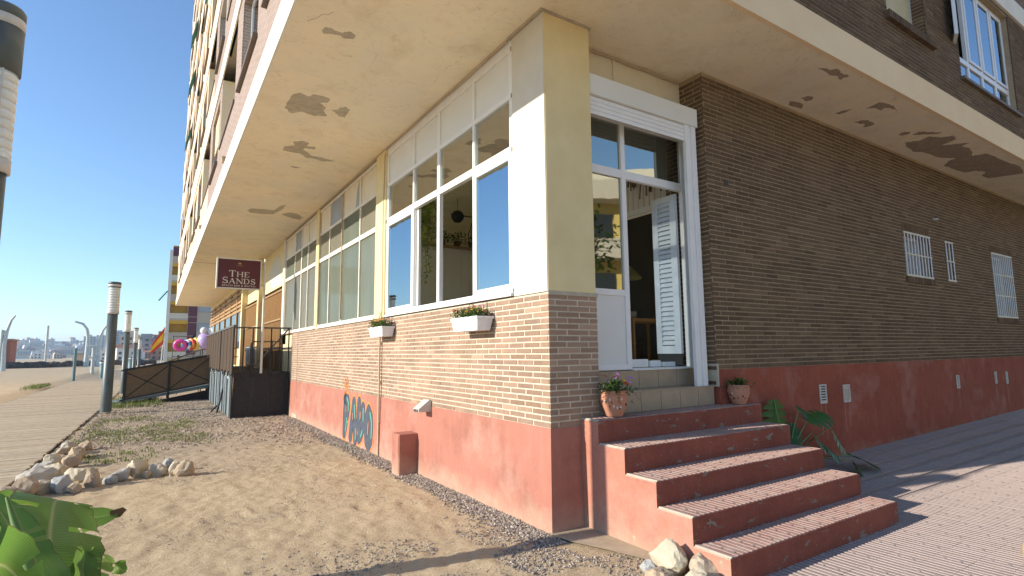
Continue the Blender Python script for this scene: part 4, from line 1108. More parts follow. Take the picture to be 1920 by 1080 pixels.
# ------------------------------------------------------------------ stones
def rock(name, c, r, mat, seed, flat=.8, label=None, group=None, parent=None):
    rr = random.Random(seed); bm = bmesh.new(); bmesh.ops.create_icosphere(bm, subdivisions=3, radius=1)
    pl = [(Vector((rr.gauss(0, 1), rr.gauss(0, 1), rr.gauss(0, 1))).normalized(), rr.uniform(.55, .92)) for _ in range(16)]
    off = rr.uniform(0, 100)
    from mathutils import noise as mn
    for v in bm.verts:
        p = v.co.copy()
        for n, d in pl:
            e = p.dot(n) - d
            if e > 0: p -= n * e * .88
        p *= 1 + .16 * mn.noise(p * 2.2 + Vector((off, 0, 0))) + .09 * mn.noise(p * 5 + Vector((0, off, 0))) + .05 * mn.noise(p * 11 + Vector((0, 0, off)))
        v.co = Vector((p.x * r[0], p.y * r[1], p.z * r[2]))
    a = rr.uniform(0, 6.28)
    bmesh.ops.rotate(bm, verts=bm.verts, matrix=Matrix.Rotation(a, 3, 'Z') @ Matrix.Rotation(rr.uniform(-.35, .35), 3, 'X'))
    q = MB(); q.bm(bm, 0, False)
    q.v = [(x, y, z) for x, y, z in q.v]
    o = q.build(name, mat); o.location = c
    return tag(o, label, 'stone', group)
SR = [  # x, y, rx, ry, rz, material, label
 (-2.80, 5.05, .15, .12, .13, 'rock_orange', 'tan angular stone with a pale side at the right end of the stone row'),
 (-2.93, 5.12, .075, .10, .15, 'rock_pale', 'white faced stone leaning beside the last stone of the row'),
 (-2.98, 5.55, .09, .09, .13, 'rock_grey', 'small upright grey stone standing behind the right end of the row'),
 (-3.12, 5.30, .14, .12, .13, 'rock', 'round brown stone between the pale block and the right end of the row'),
 (-3.36, 5.38, .20, .14, .17, 'rock_pale', 'large pale block with a flat slanting top in the stone row'),
 (-3.26, 5.22, .07, .06, .07, 'rock_orange', 'small tan stone wedged at the foot of the large pale block'),
 (-3.55, 5.22, .15, .12, .12, 'rock', 'brown rounded stone left of the large pale block'),
 (-3.66, 5.10, .11, .09, .09, 'rock_grey', 'flat grey brown stone beside the upright tan slab'),
 (-3.86, 4.98, .135, .10, .16, 'rock_orange', 'upright tan slab shaped stone in the middle of the row'),
 (-4.08, 5.50, .20, .13, .12, 'rock_pale', 'long pale flat topped stone behind the upright tan slab'),
 (-4.17, 4.88, .16, .13, .15, 'rock_grey', 'pitted grey white boulder at the corner of the stone row'),
 (-4.03, 4.74, .09, .07, .08, 'rock_orange', 'small tan stone in front of the pitted grey boulder'),
 (-4.36, 4.95, .14, .12, .12, 'rock', 'grey and brown stone left of the pitted boulder'),
 (-4.50, 4.78, .17, .14, .16, 'rock_orange', 'orange brown boulder by the boardwalk edge above the big leaf'),
 (-4.66, 4.70, .13, .13, .13, 'rock', 'brown boulder next to the boardwalk beside the orange brown one'),
 (-4.60, 4.30, .14, .12, .12, 'rock_pale', 'pale stone half hidden behind the rolled banana leaf'),
 (-4.74, 4.10, .16, .14, .13, 'rock_orange', 'tan stone leftmost of the row at the boardwalk edge'),
 (-4.52, 5.62, .24, .19, .17, 'rock', 'large rough brown boulder against the boardwalk'),
 (-4.36, 6.10, .18, .16, .14, 'rock_pale', 'pale brown stone just beyond the large rough boulder'),
 (-4.55, 6.40, .20, .17, .13, 'rock', 'broad flat stone lying on the boardwalk edge'),
 (-4.25, 6.75, .14, .13, .14, 'rock_orange', 'tan rounded stone on the weed side of the border'),
 (-4.52, 7.20, .18, .16, .12, 'rock_pale', 'pale long stone along the boardwalk border'),
 (-4.28, 7.65, .20, .14, .12, 'rock_orange', 'flat tan stone with a sloping top near the far end of the border'),
 (-4.48, 8.30, .20, .16, .12, 'rock', 'brown stone near the far end of the boardwalk border'),
 (-4.25, 8.60, .16, .13, .11, 'rock_orange', 'far tan stone of the boardwalk border beside the weeds'),
 (-4.55, 9.10, .11, .10, .08, 'rock_grey', 'farthest small grey stone of the boardwalk border'),
]
for i, (x, y, a, b, c, mt, lb) in enumerate(SR):
    rock('stone', (x, y, float(sand_h(x, y)) + c * .62), (a, b, c), mt, 100 + i, label=lb, group='stones edging the sand bed')
for i, (x, y, a, b, c, mt, lb) in enumerate([
 (.20, -1.25, .17, .14, .16, 'rock_pale', 'large pale boulder beside the foot of the red steps'),
 (.33, -1.45, .13, .14, .13, 'rock', 'rough brown boulder touching the red flank of the steps'),
 (.10, -1.12, .10, .09, .07, 'rock_grey', 'smooth grey pebble stone left of the pale boulder by the steps'),
 (-.02, -1.33, .12, .10, .09, 'rock_orange', 'low tan stone in front of the smooth grey stone by the steps'),
 (.12, -1.55, .13, .12, .11, 'rock_pale', 'pale stone nearest the camera at the foot of the steps')]):
    rock('stone', (x, y, -.02 + c * .6), (a, b, c), mt, 300 + i, label=lb, group='stones at the foot of the steps')
rock('stone', (2.86, -2.80, .02), (.17, .2, .18), 'rock_orange', 411, label='orange weathered boulder on the patterned pavement at the right edge')

# ------------------------------------------------------------------ flower pots and planters
def leaf_card(m, c, d, up, L, w, mi=0):
    d = d.normalized(); s = d.cross(up).normalized() * w
    p = [c, c + d * L * .35 + s, c + d * L * .35 - s, c + d * L * .75 + s * .7 - up * L * .05, c + d * L * .75 - s * .7 - up * L * .05, c + d * L - up * L * .15]
    m.add(p, [(0, 1, 2), (2, 1, 3, 4), (4, 3, 5)], mi)
def tuft(n, area, hgt, size, rng, droop=0.0):
    m = MB()
    for _ in range(n):
        x, y = area(rng); a = rng.uniform(0, 6.28); el = rng.uniform(-.3, 1.1)
        h = rng.uniform(0.05, 1) * hgt
        d = Vector((math.cos(a) * math.cos(el), math.sin(a) * math.cos(el), math.sin(el)))
        rr = max(0, math.hypot(x, y)); leaf_card(m, Vector((x, y, h - droop * rr * rr)), d, Vector((0, 0, 1)) if el < .9 else Vector((1, 0, 0)), size * rng.uniform(.6, 1.3), size * .28)
    return m
def blossom(m, c, r, n=5, rng=random):
    t = Vector((rng.uniform(-.5, .5), rng.uniform(-1, .2), 1)).normalized(); a = t.orthogonal().normalized(); b = t.cross(a)
    for k in range(n):
        an = 2 * math.pi * k / n; u = a * math.cos(an) + b * math.sin(an); v = t.cross(u)
        m.add([c, c + u * r * .6 + v * r * .45 + t * r * .2, c + u * r + t * r * .15, c + u * r * .6 - v * r * .45 + t * r * .2], [(0, 1, 2, 3)])
def flower_pot(loc, label, flowers, seed, sc=1.0):
    rng = random.Random(seed)
    t = thing('flower_pot', label, 'flower pot', loc, 'terracotta pots on the top step')
    L = Vector(loc)
    def W(m): m.v = [tuple(Vector(p) * sc + L) for p in m.v]; return m
    p = MB(); p.lathe([(0, 0), (.070, 0), (.078, .012), (.108, .085), (.128, .150), (.128, .185), (.118, .215), (.124, .225), (.122, .236), (.108, .236), (.104, .20), (0, .195)], n=32)
    po = W(p).build('pot', 'terracotta', t)
    for k in range(26):
        a = rng.uniform(0, 6.28); z = rng.uniform(.07, .17); r = .078 + (z - .012) / .14 * .050 if z < .15 else .128
        r = np.interp(z, [.012, .085, .150, .185], [.078, .108, .128, .128]) + .0015
        n = Vector((math.cos(a), math.sin(a), 0)); s_ = Vector((-math.sin(a), math.cos(a), 0)); c = n * float(r) + Vector((0, 0, z)); w = rng.uniform(.006, .012)
        q = MB(); pts = [c + s_ * (w * math.cos(u)) + Vector((0, 0, 1.3 * w * math.sin(u))) for u in [i * math.pi / 3 for i in range(6)]]
        q.prism(pts, n * .002); W(q).build('cut_out' if k % 2 else 'glaze_spot', 'cut_dark' if k % 2 else 'pot_white', po)
    s = MB(); s.lathe([(.11, .20), (.0, .215)], n=20); W(s).build('soil', 'soil', t)
    def area(r):
        a = r.uniform(0, 6.28); q = abs(r.gauss(0, .09)); return q * math.cos(a), q * math.sin(a)
    f = tuft(520 if flowers else 420, area, .10 if flowers else .075, .034, rng, 1.6)
    f.v = [(x, y, z + .225) for x, y, z in f.v]
    if flowers:   # trailing sprays
        for a, L_ in ((3.6, .16), (3.3, .13), (5.9, .16), (6.2, .12), (4.2, .08)):
            for j in range(22):
                q = j / 21; c = Vector((math.cos(a), math.sin(a), 0)) * (.10 + L_ * q) + Vector((rng.uniform(-.012, .012), rng.uniform(-.012, .012), .24 + .03 * math.sin(q * 2) - .17 * q * q))
                d = Vector((math.cos(a) + rng.uniform(-1, 1), math.sin(a) + rng.uniform(-1, 1), rng.uniform(-.6, .6))); leaf_card(f, c, d, Vector((0, 0, 1)), .03, .009)
    W(f).build('foliage', 'leaf_small', t, kind='stuff')
    if flowers:
        for k in range(22):
            c = ['petal_purple', 'petal_orange', 'petal_yellow', 'petal_red', 'petal_purple'][k % 5]
            a = rng.uniform(0, 6.28); q = rng.uniform(.02, .18); q2 = MB()
            blossom(q2, Vector((q * math.cos(a), q * math.sin(a), .31 + rng.uniform(0, .08) - 1.6 * q * q)), .022, 6, rng); W(q2).build('flower', c, t)
    return t
flower_pot((.70, -.145, 1.046), 'terracotta cut-out pot with purple and orange flowers at the left of the top step', True, 3, 1.12)
flower_pot((2.72, -.175, 1.046), 'terracotta cut-out pot with only low green leaves at the right of the top step', False, 8, 1.0)

def flower_box(loc, label, cols, seed):
    rng = random.Random(seed)
    t = thing('flower_box', label, 'flower box', loc, 'white flower boxes hung on the brick wall')
    L = Vector(loc); W = lambda m: (setattr(m, 'v', [tuple(Vector(p) + L) for p in m.v]), m)[1]
    hl, d0, d1, h = .33, .085, .105, .155     # trough hung along the wall (local y), front towards -x
    m = MB()
    b = [(-d0, -hl + .04, 0), (d0, -hl + .04, 0), (d0, hl - .04, 0), (-d0, hl - .04, 0)]; u = [(-d1, -hl, h), (d1, -hl, h), (d1, hl, h), (-d1, hl, h)]
    i_ = [(x * .88, y * .96, h - .004) for x, y, z in u]; lo = [(x * .86, y * .95, h - .03) for x, y, z in u]
    m.add(b + u + i_ + lo, [(3, 2, 1, 0), (0, 1, 5, 4), (1, 2, 6, 5), (2, 3, 7, 6), (3, 0, 4, 7), (4, 5, 9, 8), (5, 6, 10, 9), (6, 7, 11, 10), (7, 4, 8, 11), (8, 9, 13, 12), (9, 10, 14, 13), (10, 11, 15, 14), (11, 8, 12, 15)])
    to = W(m).build('trough', 'planter_white', t)
    m = MB()
    m.box((-d1 - .008, -hl - .008, h - .022), (-d1 + .0, hl + .008, h + .006)); m.box((d1, -hl - .008, h - .022), (d1 + .006, hl + .008, h + .006)); m.box((-d1, -hl - .008, h - .022), (d1, -hl, h + .006)); m.box((-d1, hl, h - .022), (d1, hl + .008, h + .006))
    W(m).build('rim', 'planter_white', to)
    for yy_ in (-.17, .17): m = MB(); m.tube([(d1 + .005, yy_, .03), (d1 + .008, yy_, h + .05), (d1 + .012, yy_, h + .16), (d1 - .005, yy_ + .01, h + .20), (d1 - .035, yy_ + .015, h + .17)], .004, 6); W(m).build('hook', 'iron_black', t)
    m = MB(); m.box((-d1 * .86, -hl * .95, h - .035), (d1 * .86, hl * .95, h - .03)); W(m).build('soil', 'soil', t)
    area = lambda r: (r.uniform(-.10, .09), r.uniform(-.31, .31))
    f = tuft(1100, area, .12, .036, rng); f.v = [(x - .02, y, z + h - .02) for x, y, z in f.v]; W(f).build('foliage', 'leaf_small', t, kind='stuff')
    for k in range(60):
        q = MB(); x, y = area(rng); blossom(q, Vector((x - .03, y, h + rng.uniform(.06, .135))), rng.uniform(.016, .024), 5, rng); W(q).build('flower', cols[k % len(cols)], t)
    return t
flower_box((-.125, 1.36, 1.955), 'white flower box with red, orange and purple flowers hooked under the large window', ['petal_red', 'petal_orange', 'petal_purple', 'petal_yellow', 'petal_red'], 21)
flower_box((-.125, 4.46, 1.975), 'white flower box with mostly yellow flowers beside the vertical drain pipe', ['petal_yellow', 'petal_orange', 'petal_yellow', 'petal_purple'], 22)

# ------------------------------------------------------------------ big leaved plants
def ribbon_leaf(name, mid, width, mat, parent, fold=.35, n=28, m_=9, droop=.0, wave=.03, tip=.06, side=None, seed=0, base=.05):
    rr = random.Random(seed)
    P = [Vector(p) for p in mid]
    def cr(t):
        s_ = t * (len(P) - 1); i = min(int(s_), len(P) - 2); u = s_ - i
        a = P[max(i - 1, 0)]; b = P[i]; c = P[i + 1]; d = P[min(i + 2, len(P) - 1)]
        return .5 * ((2 * b) + (c - a) * u + (2 * a - 5 * b + 4 * c - d) * u * u + (3 * b - a - 3 * c + d) * u ** 3)
    vs = []; uv = []; ph = rr.uniform(0, 6)
    for i in range(n + 1):
        t = i / n; c = cr(t); d = (cr(min(1, t + .02)) - cr(max(0, t - .02))).normalized()
        s_ = side if side is not None else d.cross(Vector((0, 0, 1)))
        s_ = (s_ - d * s_.dot(d)).normalized(); nn = s_.cross(d).normalized()
        if nn.z < 0 and side is None: nn = -nn
        w = width * (1 + .035 * math.sin(t * 71 + ph) + .03 * math.sin(t * 113)) * (math.sin(math.pi * min(1, (t * (1 - base) + base)) ** .8) ** .62 if t < 1 else 0) * (1 - tip * 0)
        for j in range(2 * m_ + 1):
            v = (j - m_) / m_; a = abs(v)
            off = nn * (fold * w * a - droop * w * a * a + wave * w * math.sin(t * 17 + ph + v * 2) * a)
            tear = 0
            vs.append(c + s_ * (w * v) + off); uv.append((t, v * .5 + .5))
    k = 2 * m_ + 1
    q = MB(); fs = []
    tears = {int(rr.uniform(.25, .85) * n): rr.choice((-1, 1)) for _ in range(5)}
    for i in range(n):
        for j in range(k - 1):
            if i in tears and ((j - m_ + .5) * tears[i]) > m_ * .35: continue
            fs.append((i * k + j, (i + 1) * k + j, (i + 1) * k + j + 1, i * k + j + 1))
    q.add(vs, fs, 0, True); q.uv = uv
    return q.build(name, mat, parent)
bp = thing('banana_plant', 'young banana plant with broad torn green leaves in the near left corner', 'plant', (-3.66, -1.9, 0))
LEAVES = [
 ([(-3.62,-2.12,.62),(-3.53,-2.18,.90),(-3.491,-2.019,1.081),(-3.510,-1.801,1.133),(-3.525,-1.589,1.170),(-3.506,-1.442,1.125),(-3.481,-1.360,1.018)], .155, .10, .12, .15),
 ([(-3.66,-1.80,.72),(-3.601,-1.574,1.045),(-3.539,-1.461,1.053),(-3.465,-1.355,1.035),(-3.337,-1.298,1.029)], .085, .15, .1, -.5),
 ([(-3.70,-2.40,.80),(-3.596,-2.591,1.163),(-3.565,-2.515,1.220),(-3.518,-2.460,1.203),(-3.449,-2.479,1.109)], .10, .12, .2, .3),
 ([(-3.58,-2.20,.70),(-3.475,-2.247,1.018),(-3.537,-2.117,1.127),(-3.601,-1.999,1.222),(-3.685,-1.896,1.301)], .080, .15, .1, .4),
 ([(-3.60,-2.05,.62),(-3.424,-2.156,.957),(-3.382,-2.027,1.020),(-3.340,-1.921,1.017),(-3.283,-1.933,.973)], .058, .2, .1, -.4),
 ([(-3.60,-2.02,.60),(-3.405,-2.100,.962),(-3.397,-2.021,1.045),(-3.397,-1.962,1.069),(-3.371,-1.974,1.022)], .040, .35, .1, .6),
 ([(-3.72,-1.9,.70),(-3.731,-1.731,1.129),(-3.676,-1.611,1.160),(-3.619,-1.500,1.155),(-3.569,-1.450,1.116)], .09, .15, .1, -.5),
 ([(-3.75,-2.0,.6),(-3.85,-2.2,1.05),(-4.0,-2.45,1.2),(-4.15,-2.7,1.1)], .13, .2, .2, 0)]
def leaf_side(mid, tilt):
    a, b = Vector(mid[2]), Vector(mid[-2]); d = (b - a).normalized(); v = ((a + b) / 2 - CAM_C).normalized(); s_ = v.cross(d).normalized()
    return Matrix.Rotation(tilt, 3, d) @ s_
for i, (mid, w, fo, dr, tl) in enumerate(LEAVES):
    ribbon_leaf('leaf', mid, w, 'leaf_banana', bp, fo, droop=dr, side=leaf_side(mid, tl), seed=i, wave=.045, n=36)
q = MB(); q.tube([(-3.60, -2.20, .7), (-3.487, -2.271, 1.113), (-3.531, -2.201, 1.201), (-3.579, -2.134, 1.308)], [.016, .019, .014, .004], 10); q.build('rolled_leaf', 'leaf_banana_plain', bp)
q = MB(); q.tube([(-3.70, -2.0, -.02), (-3.68, -1.98, .4), (-3.66, -1.98, .75)], [.06, .05, .03], 12); q.build('stem', 'stem_green', bp)
q = MB(); q.prism([(-3.368, -1.310, 1.045), (-3.325, -1.292, 1.050), (-3.310, -1.285, 1.035), (-3.330, -1.295, 1.012), (-3.362, -1.308, 1.012)], (.002, .006, .001)); q.build('dry_tip', 'dry_brown', bp)

mp = thing('monstera_plant', 'dark green monstera with split leaves growing beside the red steps against the plinth', 'plant', (3.35, -.35, .05))
def monstera(c, d, n, L, name='leaf'):
    d = d.normalized(); s_ = d.cross(n).normalized(); n = s_.cross(d).normalized()
    out = []
    N = 40
    for i in range(N + 1):
        t = math.pi * (i / N) ; # half outline
        r = .55 + .12 * math.cos(t)
        x = -math.cos(t) * .55 + .1; w = math.sin(t) ** .75 * .48
        if 6 < i < 34 and i % 6 in (2, 3): w *= .45 if i % 6 == 2 else .55
        out.append((x, w))
    vs = [c + d * (L * (x + .45)) for x, w in out]; a = [c + d * (L * (x + .45 + .12 * w)) + s_ * (w * L) - n * (w * w * L * .35) for x, w in out]; b = [c + d * (L * (x + .45 + .12 * w)) - s_ * (w * L) - n * (w * w * L * .35) for x, w in out]
    q = MB(); k = N + 1
    q.add(vs + a + b, [(i, i + 1, k + i + 1, k + i) for i in range(N)] + [(i + 1, i, 2 * k + i, 2 * k + i + 1) for i in range(N)], 0, True)
    return q.build(name, 'leaf_monstera', mp)
root = Vector((3.38, -.34, .06))
MS = [((3.36, -.20, 1.0), (.0, -.05, -1), (-.35, -1, .25), .30), ((3.62, -.36, .86), (.9, .1, -.25), (-.2, -.7, .7), .24), ((3.70, -.42, .72), (1, -.1, .15), (0, -.5, .85), .30), ((3.72, -.46, .58), (.8, -.2, -.8), (.3, -.7, .6), .25), ((4.25, -.42, .60), (.55, -.1, -.75), (.35, -.8, .4), .30), ((4.45, -.60, .24), (1, .0, -.35), (.1, -.3, .9), .34), ((4.35, -.62, .20), (.35, -.3, -.8), (.5, -.7, .3), .26), ((3.55, -.30, .70), (-.3, -.2, -.6), (-.5, -.8, .3), .22), ((3.9, -.5, .42), (.7, -.1, -.5), (.2, -.7, .7), .24)]
for c, d, n, L in MS:
    L *= 1.25; c = Vector(c) + Vector((.04, 0, .07)); monstera(c, Vector(d), Vector(n), L)
    q = MB(); mid = (root + c) / 2 + Vector((0, 0, .16)); q.tube([root, root.lerp(mid, .6) + Vector((0, 0, .06)), mid, c], [.011, .009, .008, .006], 7); q.build('stem', 'stem_green', mp)

# ------------------------------------------------------------------ promenade lamps
def lamp(loc, label, h=4.13, s=1.0, hd=.47, ln=.61):
    t = thing('street_lamp', label, 'street lamp', loc, 'round column lamps along the boardwalk')
    L = Vector(loc); W = lambda m: (setattr(m, 'v', [tuple(Vector((p[0] * s, p[1] * s, p[2])) + L) for p in m.v]), m)[1]
    zl0, zl1 = h - hd - ln, h - hd
    m = MB(); m.lathe([(.118, -.02), (.112, .3), (.105, zl0 - .10), (0, zl0 - .10)], n=28); W(m).build('pole', 'pole_green', t)
    m = MB(); m.lathe([(.108, zl0 - .10), (.124, zl0 - .098), (.124, zl0 - .005), (.10, zl0)], n=28); W(m).build('band', 'band_white', t)
    prof = []
    n = 9
    for k in range(n):
        z0 = zl0 + (zl1 - zl0) * k / n; z1 = zl0 + (zl1 - zl0) * (k + 1) / n; prof += [(.117, z0), (.123, z0 + .35 * (z1 - z0)), (.117, z1 - .004), (.108, z1 - .002)]
    m = MB(); m.lathe(prof + [(0, zl1)], n=28); lo = W(m).build('lens', 'lens_acrylic', t)
    m = MB()
    for k in range(4): a = .5 + k * math.pi / 2; m.cyl((.117 * math.cos(a), .117 * math.sin(a), zl0), (.117 * math.cos(a), .117 * math.sin(a), zl1), .008, n=6)
    W(m).build('rod', 'band_white', lo)
    m = MB(); m.lathe([(.10, zl1 - .003), (.131, zl1), (.131, h - .15), (.127, h - .148)], n=28); W(m).build('housing', 'pole_green', t)
    m = MB(); m.lathe([(.128, h - .15), (.133, h - .149), (.133, h - .082), (.128, h - .08)], n=28); W(m).build('band', 'band_white', t)
    m = MB(); m.lathe([(.128, h - .08), (.132, h - .078), (.132, h - .02), (.12, h), (0, h + .008)], n=28); W(m).build('cap', 'pole_green', t)
    return t
lamp((-4.265, .575, 0), 'tall dark lamp column cut off by the left edge of the picture', 4.13)
lamp((-4.42, 16.3, .06), 'lamp column with ribbed lens standing between boardwalk and ramp', 3.90, 1.25, .17, .72)
lamp((-4.42, 26.6, .0), 'lamp column just behind the low end of the ramp railing', 3.78, 1.1, .17, .72)
lamp((-4.42, 39.0, .0), 'farther lamp column seen above the ramp handrail', 3.5, 1.0, .17, .72)
lamp((-4.45, 52.0, .0), 'farthest small lamp column beyond the flag', 3.2, 1.0, .17, .72)

# ------------------------------------------------------------------ hanging sign
sg = thing('hanging_sign', 'square maroon sign in a cream box reading The Sands on a slim post', 'sign', (-1.4, 12.3, 3.48))
sx0, sx1, sz0, sz1, sy = -1.985, -.865, 3.50, 4.345, 12.3
m = MB(); m.box((sx0, sy, sz0), (sx1, sy + .16, sz0 + .03)); m.box((sx0, sy, sz1 - .03), (sx1, sy + .16, sz1)); m.box((sx0, sy, sz0 + .03), (sx0 + .03, sy + .16, sz1 - .03)); m.box((sx1 - .03, sy, sz0 + .03), (sx1, sy + .16, sz1 - .03)); m.build('box', 'sign_box', sg)
m = MB(); m.box((sx0 + .03, sy + .012, sz0 + .03), (sx1 - .03, sy + .15, sz1 - .03)); m.build('face', 'sign_maroon', sg)
LT = MB(); _lk = 0
def quadL(p, q, w):
    global _lk
    a, b = Vector((p[0], p[1])), Vector((q[0], q[1])); n = (b - a).normalized(); n = Vector((-n.y, n.x)) * w / 2; d = .0005 + .00006 * _lk; _lk += 1
    LT.add([(x, sy + .012 - d, z) for x, z in (a + n, a - n, b - n, b + n)], [(0, 1, 2, 3)])
def letter(ch, x, z, h, w):
    T = h * .17; t = h * .07
    V = lambda u: quadL((x + u, z), (x + u, z + h), T)
    Hh = lambda v, a, b, th=None: quadL((x + a, z + v), (x + b, z + v), th or t)
    S = lambda u, v: quadL((x + u - T * .95, z + v), (x + u + T * .95, z + v), t * .9)
    if ch == 'T': V(w / 2); Hh(h - t / 2, 0, w); S(w / 2, t / 2); quadL((x + t / 2, z + h), (x + t / 2, z + h * .76), t); quadL((x + w - t / 2, z + h), (x + w - t / 2, z + h * .76), t)
    if ch == 'H':
        for u in (T * .9, w - T * .9): V(u); S(u, t / 2); S(u, h - t / 2)
        Hh(h * .52, T, w - T)
    if ch == 'E': V(T * .9); Hh(t / 2, 0, w); Hh(h - t / 2, 0, w); Hh(h * .52, T, w * .75); quadL((x + w - t / 2, z), (x + w - t / 2, z + h * .25), t); quadL((x + w - t / 2, z + h), (x + w - t / 2, z + h * .75), t)
    if ch == 'A': quadL((x + w * .12, z), (x + w * .5, z + h), t * 1.2); quadL((x + w * .5, z + h), (x + w * .86, z), T); Hh(h * .33, w * .25, w * .72); S(w * .1, t / 2); S(w * .88, t / 2)
    if ch == 'N': quadL((x + w * .12, z), (x + w * .12, z + h), t * 1.2); quadL((x + w * .1, z + h), (x + w * .88, z), T); quadL((x + w * .88, z), (x + w * .88, z + h), t * 1.2); S(w * .12, t / 2); S(w * .08, h - t / 2); S(w * .88, h - t / 2)
    if ch == 'D':
        V(T * .9); S(T * .7, t / 2); S(T * .7, h - t / 2); p = [(x + T, z + h - t / 2)] + [(x + w * .45 + (w * .5 - T / 2) * math.sin(a), z + h / 2 + (h / 2 - t / 2) * math.cos(a)) for a in [math.pi * i / 8 for i in range(9)]] + [(x + T, z + t / 2)]
        for i in range(len(p) - 1): quadL(p[i], p[i + 1], t if i in (0, 1, 8, 9) else T * .85)
    if ch == 'S':
        R = h * .27; p = [(x + w / 2 + w * .40 * math.cos(a), z + h - R + R * .85 * math.sin(a)) for a in [.25 * math.pi + 1.25 * math.pi * i / 7 for i in range(8)]] + [(x + w / 2 + w * .42 * math.cos(a), z + R + R * .88 * math.sin(a)) for a in [.5 * math.pi - 1.3 * math.pi * i / 7 for i in range(8)]]
        for i in range(len(p) - 1): quadL(p[i], p[i + 1], T * .95 if 4 < i < 12 else t * 1.4)
        quadL((x + w * .84, z + h), (x + w * .84, z + h * .72), t); quadL((x + w * .12, z), (x + w * .12, z + h * .28), t)
x = sx0 + .305
for ch, h, w in (('T', .175, .165), ('H', .145, .16), ('E', .145, .125)): letter(ch, x, sz0 + .335, h, w); x += w + .028
x = sx0 + .15
for ch, h, w in (('S', .175, .135), ('A', .145, .165), ('N', .145, .165), ('D', .145, .155), ('S', .145, .12)): letter(ch, x, sz0 + .145, h, w); x += w + .02
LT.build('lettering', 'sign_cream', sg)
def text(body, size, M, mat, name, parent, ext=.0008, sx=1.0):
    cu = bpy.data.curves.new(name, 'FONT'); cu.body = body; cu.size = size; cu.extrude = ext; cu.align_x = 'CENTER'; cu.space_character = 1.12; cu.resolution_u = 3
    o = bpy.data.objects.new(name, cu); COL.objects.link(o); bpy.context.view_layer.update()
    me = bpy.data.meshes.new_from_object(o.evaluated_get(bpy.context.evaluated_depsgraph_get())); bpy.data.objects.remove(o)
    me.materials.clear(); me.materials.append(MT[mat]); me.transform(M @ Matrix.Diagonal((sx, 1, 1, 1)))
    o = bpy.data.objects.new(name, me); COL.objects.link(o); par(o, parent); return o
text('BEACH BAR & BISTRO', .066, Matrix.Translation(((sx0 + sx1) / 2, sy + .011, sz0 + .067)) @ Matrix.Rotation(rad(90), 4, 'X'), 'sign_cream', 'lettering', sg, sx=1.18)
m = MB()
for k in range(5):
    a = rad(-60 + 30 * k); c = Vector(((sx0 + sx1) / 2 + .002, sy + .0108, sz1 - .16)); d = Vector((math.sin(a), 0, math.cos(a))); s_ = Vector((d.z, 0, -d.x)) * .012
    m.add([c - Vector((0, .0001 * k, 0)), c + d * .035 + s_ - Vector((0, .0001 * k, 0)), c + d * .06 - Vector((0, .0001 * k, 0)), c + d * .035 - s_ - Vector((0, .0001 * k, 0))], [(0, 3, 2, 1)])
m.build('emblem', 'sign_gold', sg)
text('SANDS', .032, Matrix.Translation(((sx0 + sx1) / 2, sy + .011, sz1 - .21)) @ Matrix.Rotation(rad(90), 4, 'X'), 'sign_gold', 'lettering', sg, sx=1.5)
for zz in (3.62, 4.22):
    m = MB(); m.box((-.865, sy + .06, zz), (-.79, sy + .10, zz + .04)); m.build('bracket', 'pipe_beige', sg)
m = MB(); m.cyl((-.765, sy + .08, 1.18), (-.765, sy + .08, 4.40), .032, n=12); m.build('post', 'sign_box', sg)

# ------------------------------------------------------------------ terrace of the bar, ramp
tr = thing('terrace', 'dark boarded raised bar terrace with rusty railing at the end of the brick wall', 'terrace', (-.8, 14, 0))
TX = -1.46; TY = 12.45; TZ = 1.20
m = MB(); m.box((TX + .02, TY + .02, TZ - .12), (-.05, 22.5, TZ)); m.build('floor', 'terrace_dark', tr)
for k in range(3): one('panel', 'terrace_dark', (TX + .02 + .48 * k, TY, -.05), (TX + .02 + .48 * k + .472, TY + .02, TZ + .02 - .015 * k), tr)
for k in range(7): one('post', 'terrace_dark', (TX - .02 + .236 * k, TY - .03, TZ - .15 if k not in (0, 6) else 0), (TX + .012 + .236 * k, TY, 2.42), tr)
one('handrail', 'rail_metal', (TX - .03, TY - .035, 2.42), (0, TY + .005, 2.465), tr)
m = MB(); m.prism([(-.95, TY - .012, 1.32), (-.95, TY - .012, 1.38), (-.05, TY - .012, 2.46), (-.05, TY - .012, 2.40)], (0, .03, 0)); m.build('brace', 'rail_metal', tr)
m = MB(); m.tube([(-.95, TY + .6, 1.2), (-.95, TY + .6, 2.02), (-.9, TY + .6, 2.07), (-.2, TY + .6, 2.07), (-.13, TY + .6, 2.0), (-.13, TY + .6, 1.2)], .018, 8); m.build('inner_rail', 'rail_metal', tr)
y = TY; k = 0
while y < 21.5:
    h0 = random.uniform(-.05, .05); one('board', 'board_grey' if k % 3 else 'terrace_dark', (TX - .012 - .01 * (k % 2), y, -.05), (TX + .012, y + .30, 1.12 + random.uniform(-.12, .08)), tr); y += .34; k += 1
y = TY + .02; k = 0
while y < 21.8:
    one('reed_panel', 'reed_brown', (TX - .03 - .006 * (k % 2), y, 1.22 + random.uniform(-.04, .04)), (TX - .005, y + .46, 2.44), tr); y += .47; k += 1
for k in range(6): one('post', 'rail_metal', (TX - .02, TY + .3 + 1.85 * k, 1.12), (TX + .03, TY + .36 + 1.85 * k, 2.5), tr)
one('handrail', 'rail_metal', (TX - .03, TY, 2.47), (TX + .03, 22.3, 2.52), tr)
m = MB(); m.tube([(TX - .02, 14.5, .75), (TX - .12, 14.3, .3), (TX - .2, 14.1, .02)], .03, 6); m.tube([(TX - .02, 15.0, .55), (TX - .1, 14.8, .2), (TX - .3, 14.6, .02)], .025, 6); m.build('pipe', 'iron_black', tr)

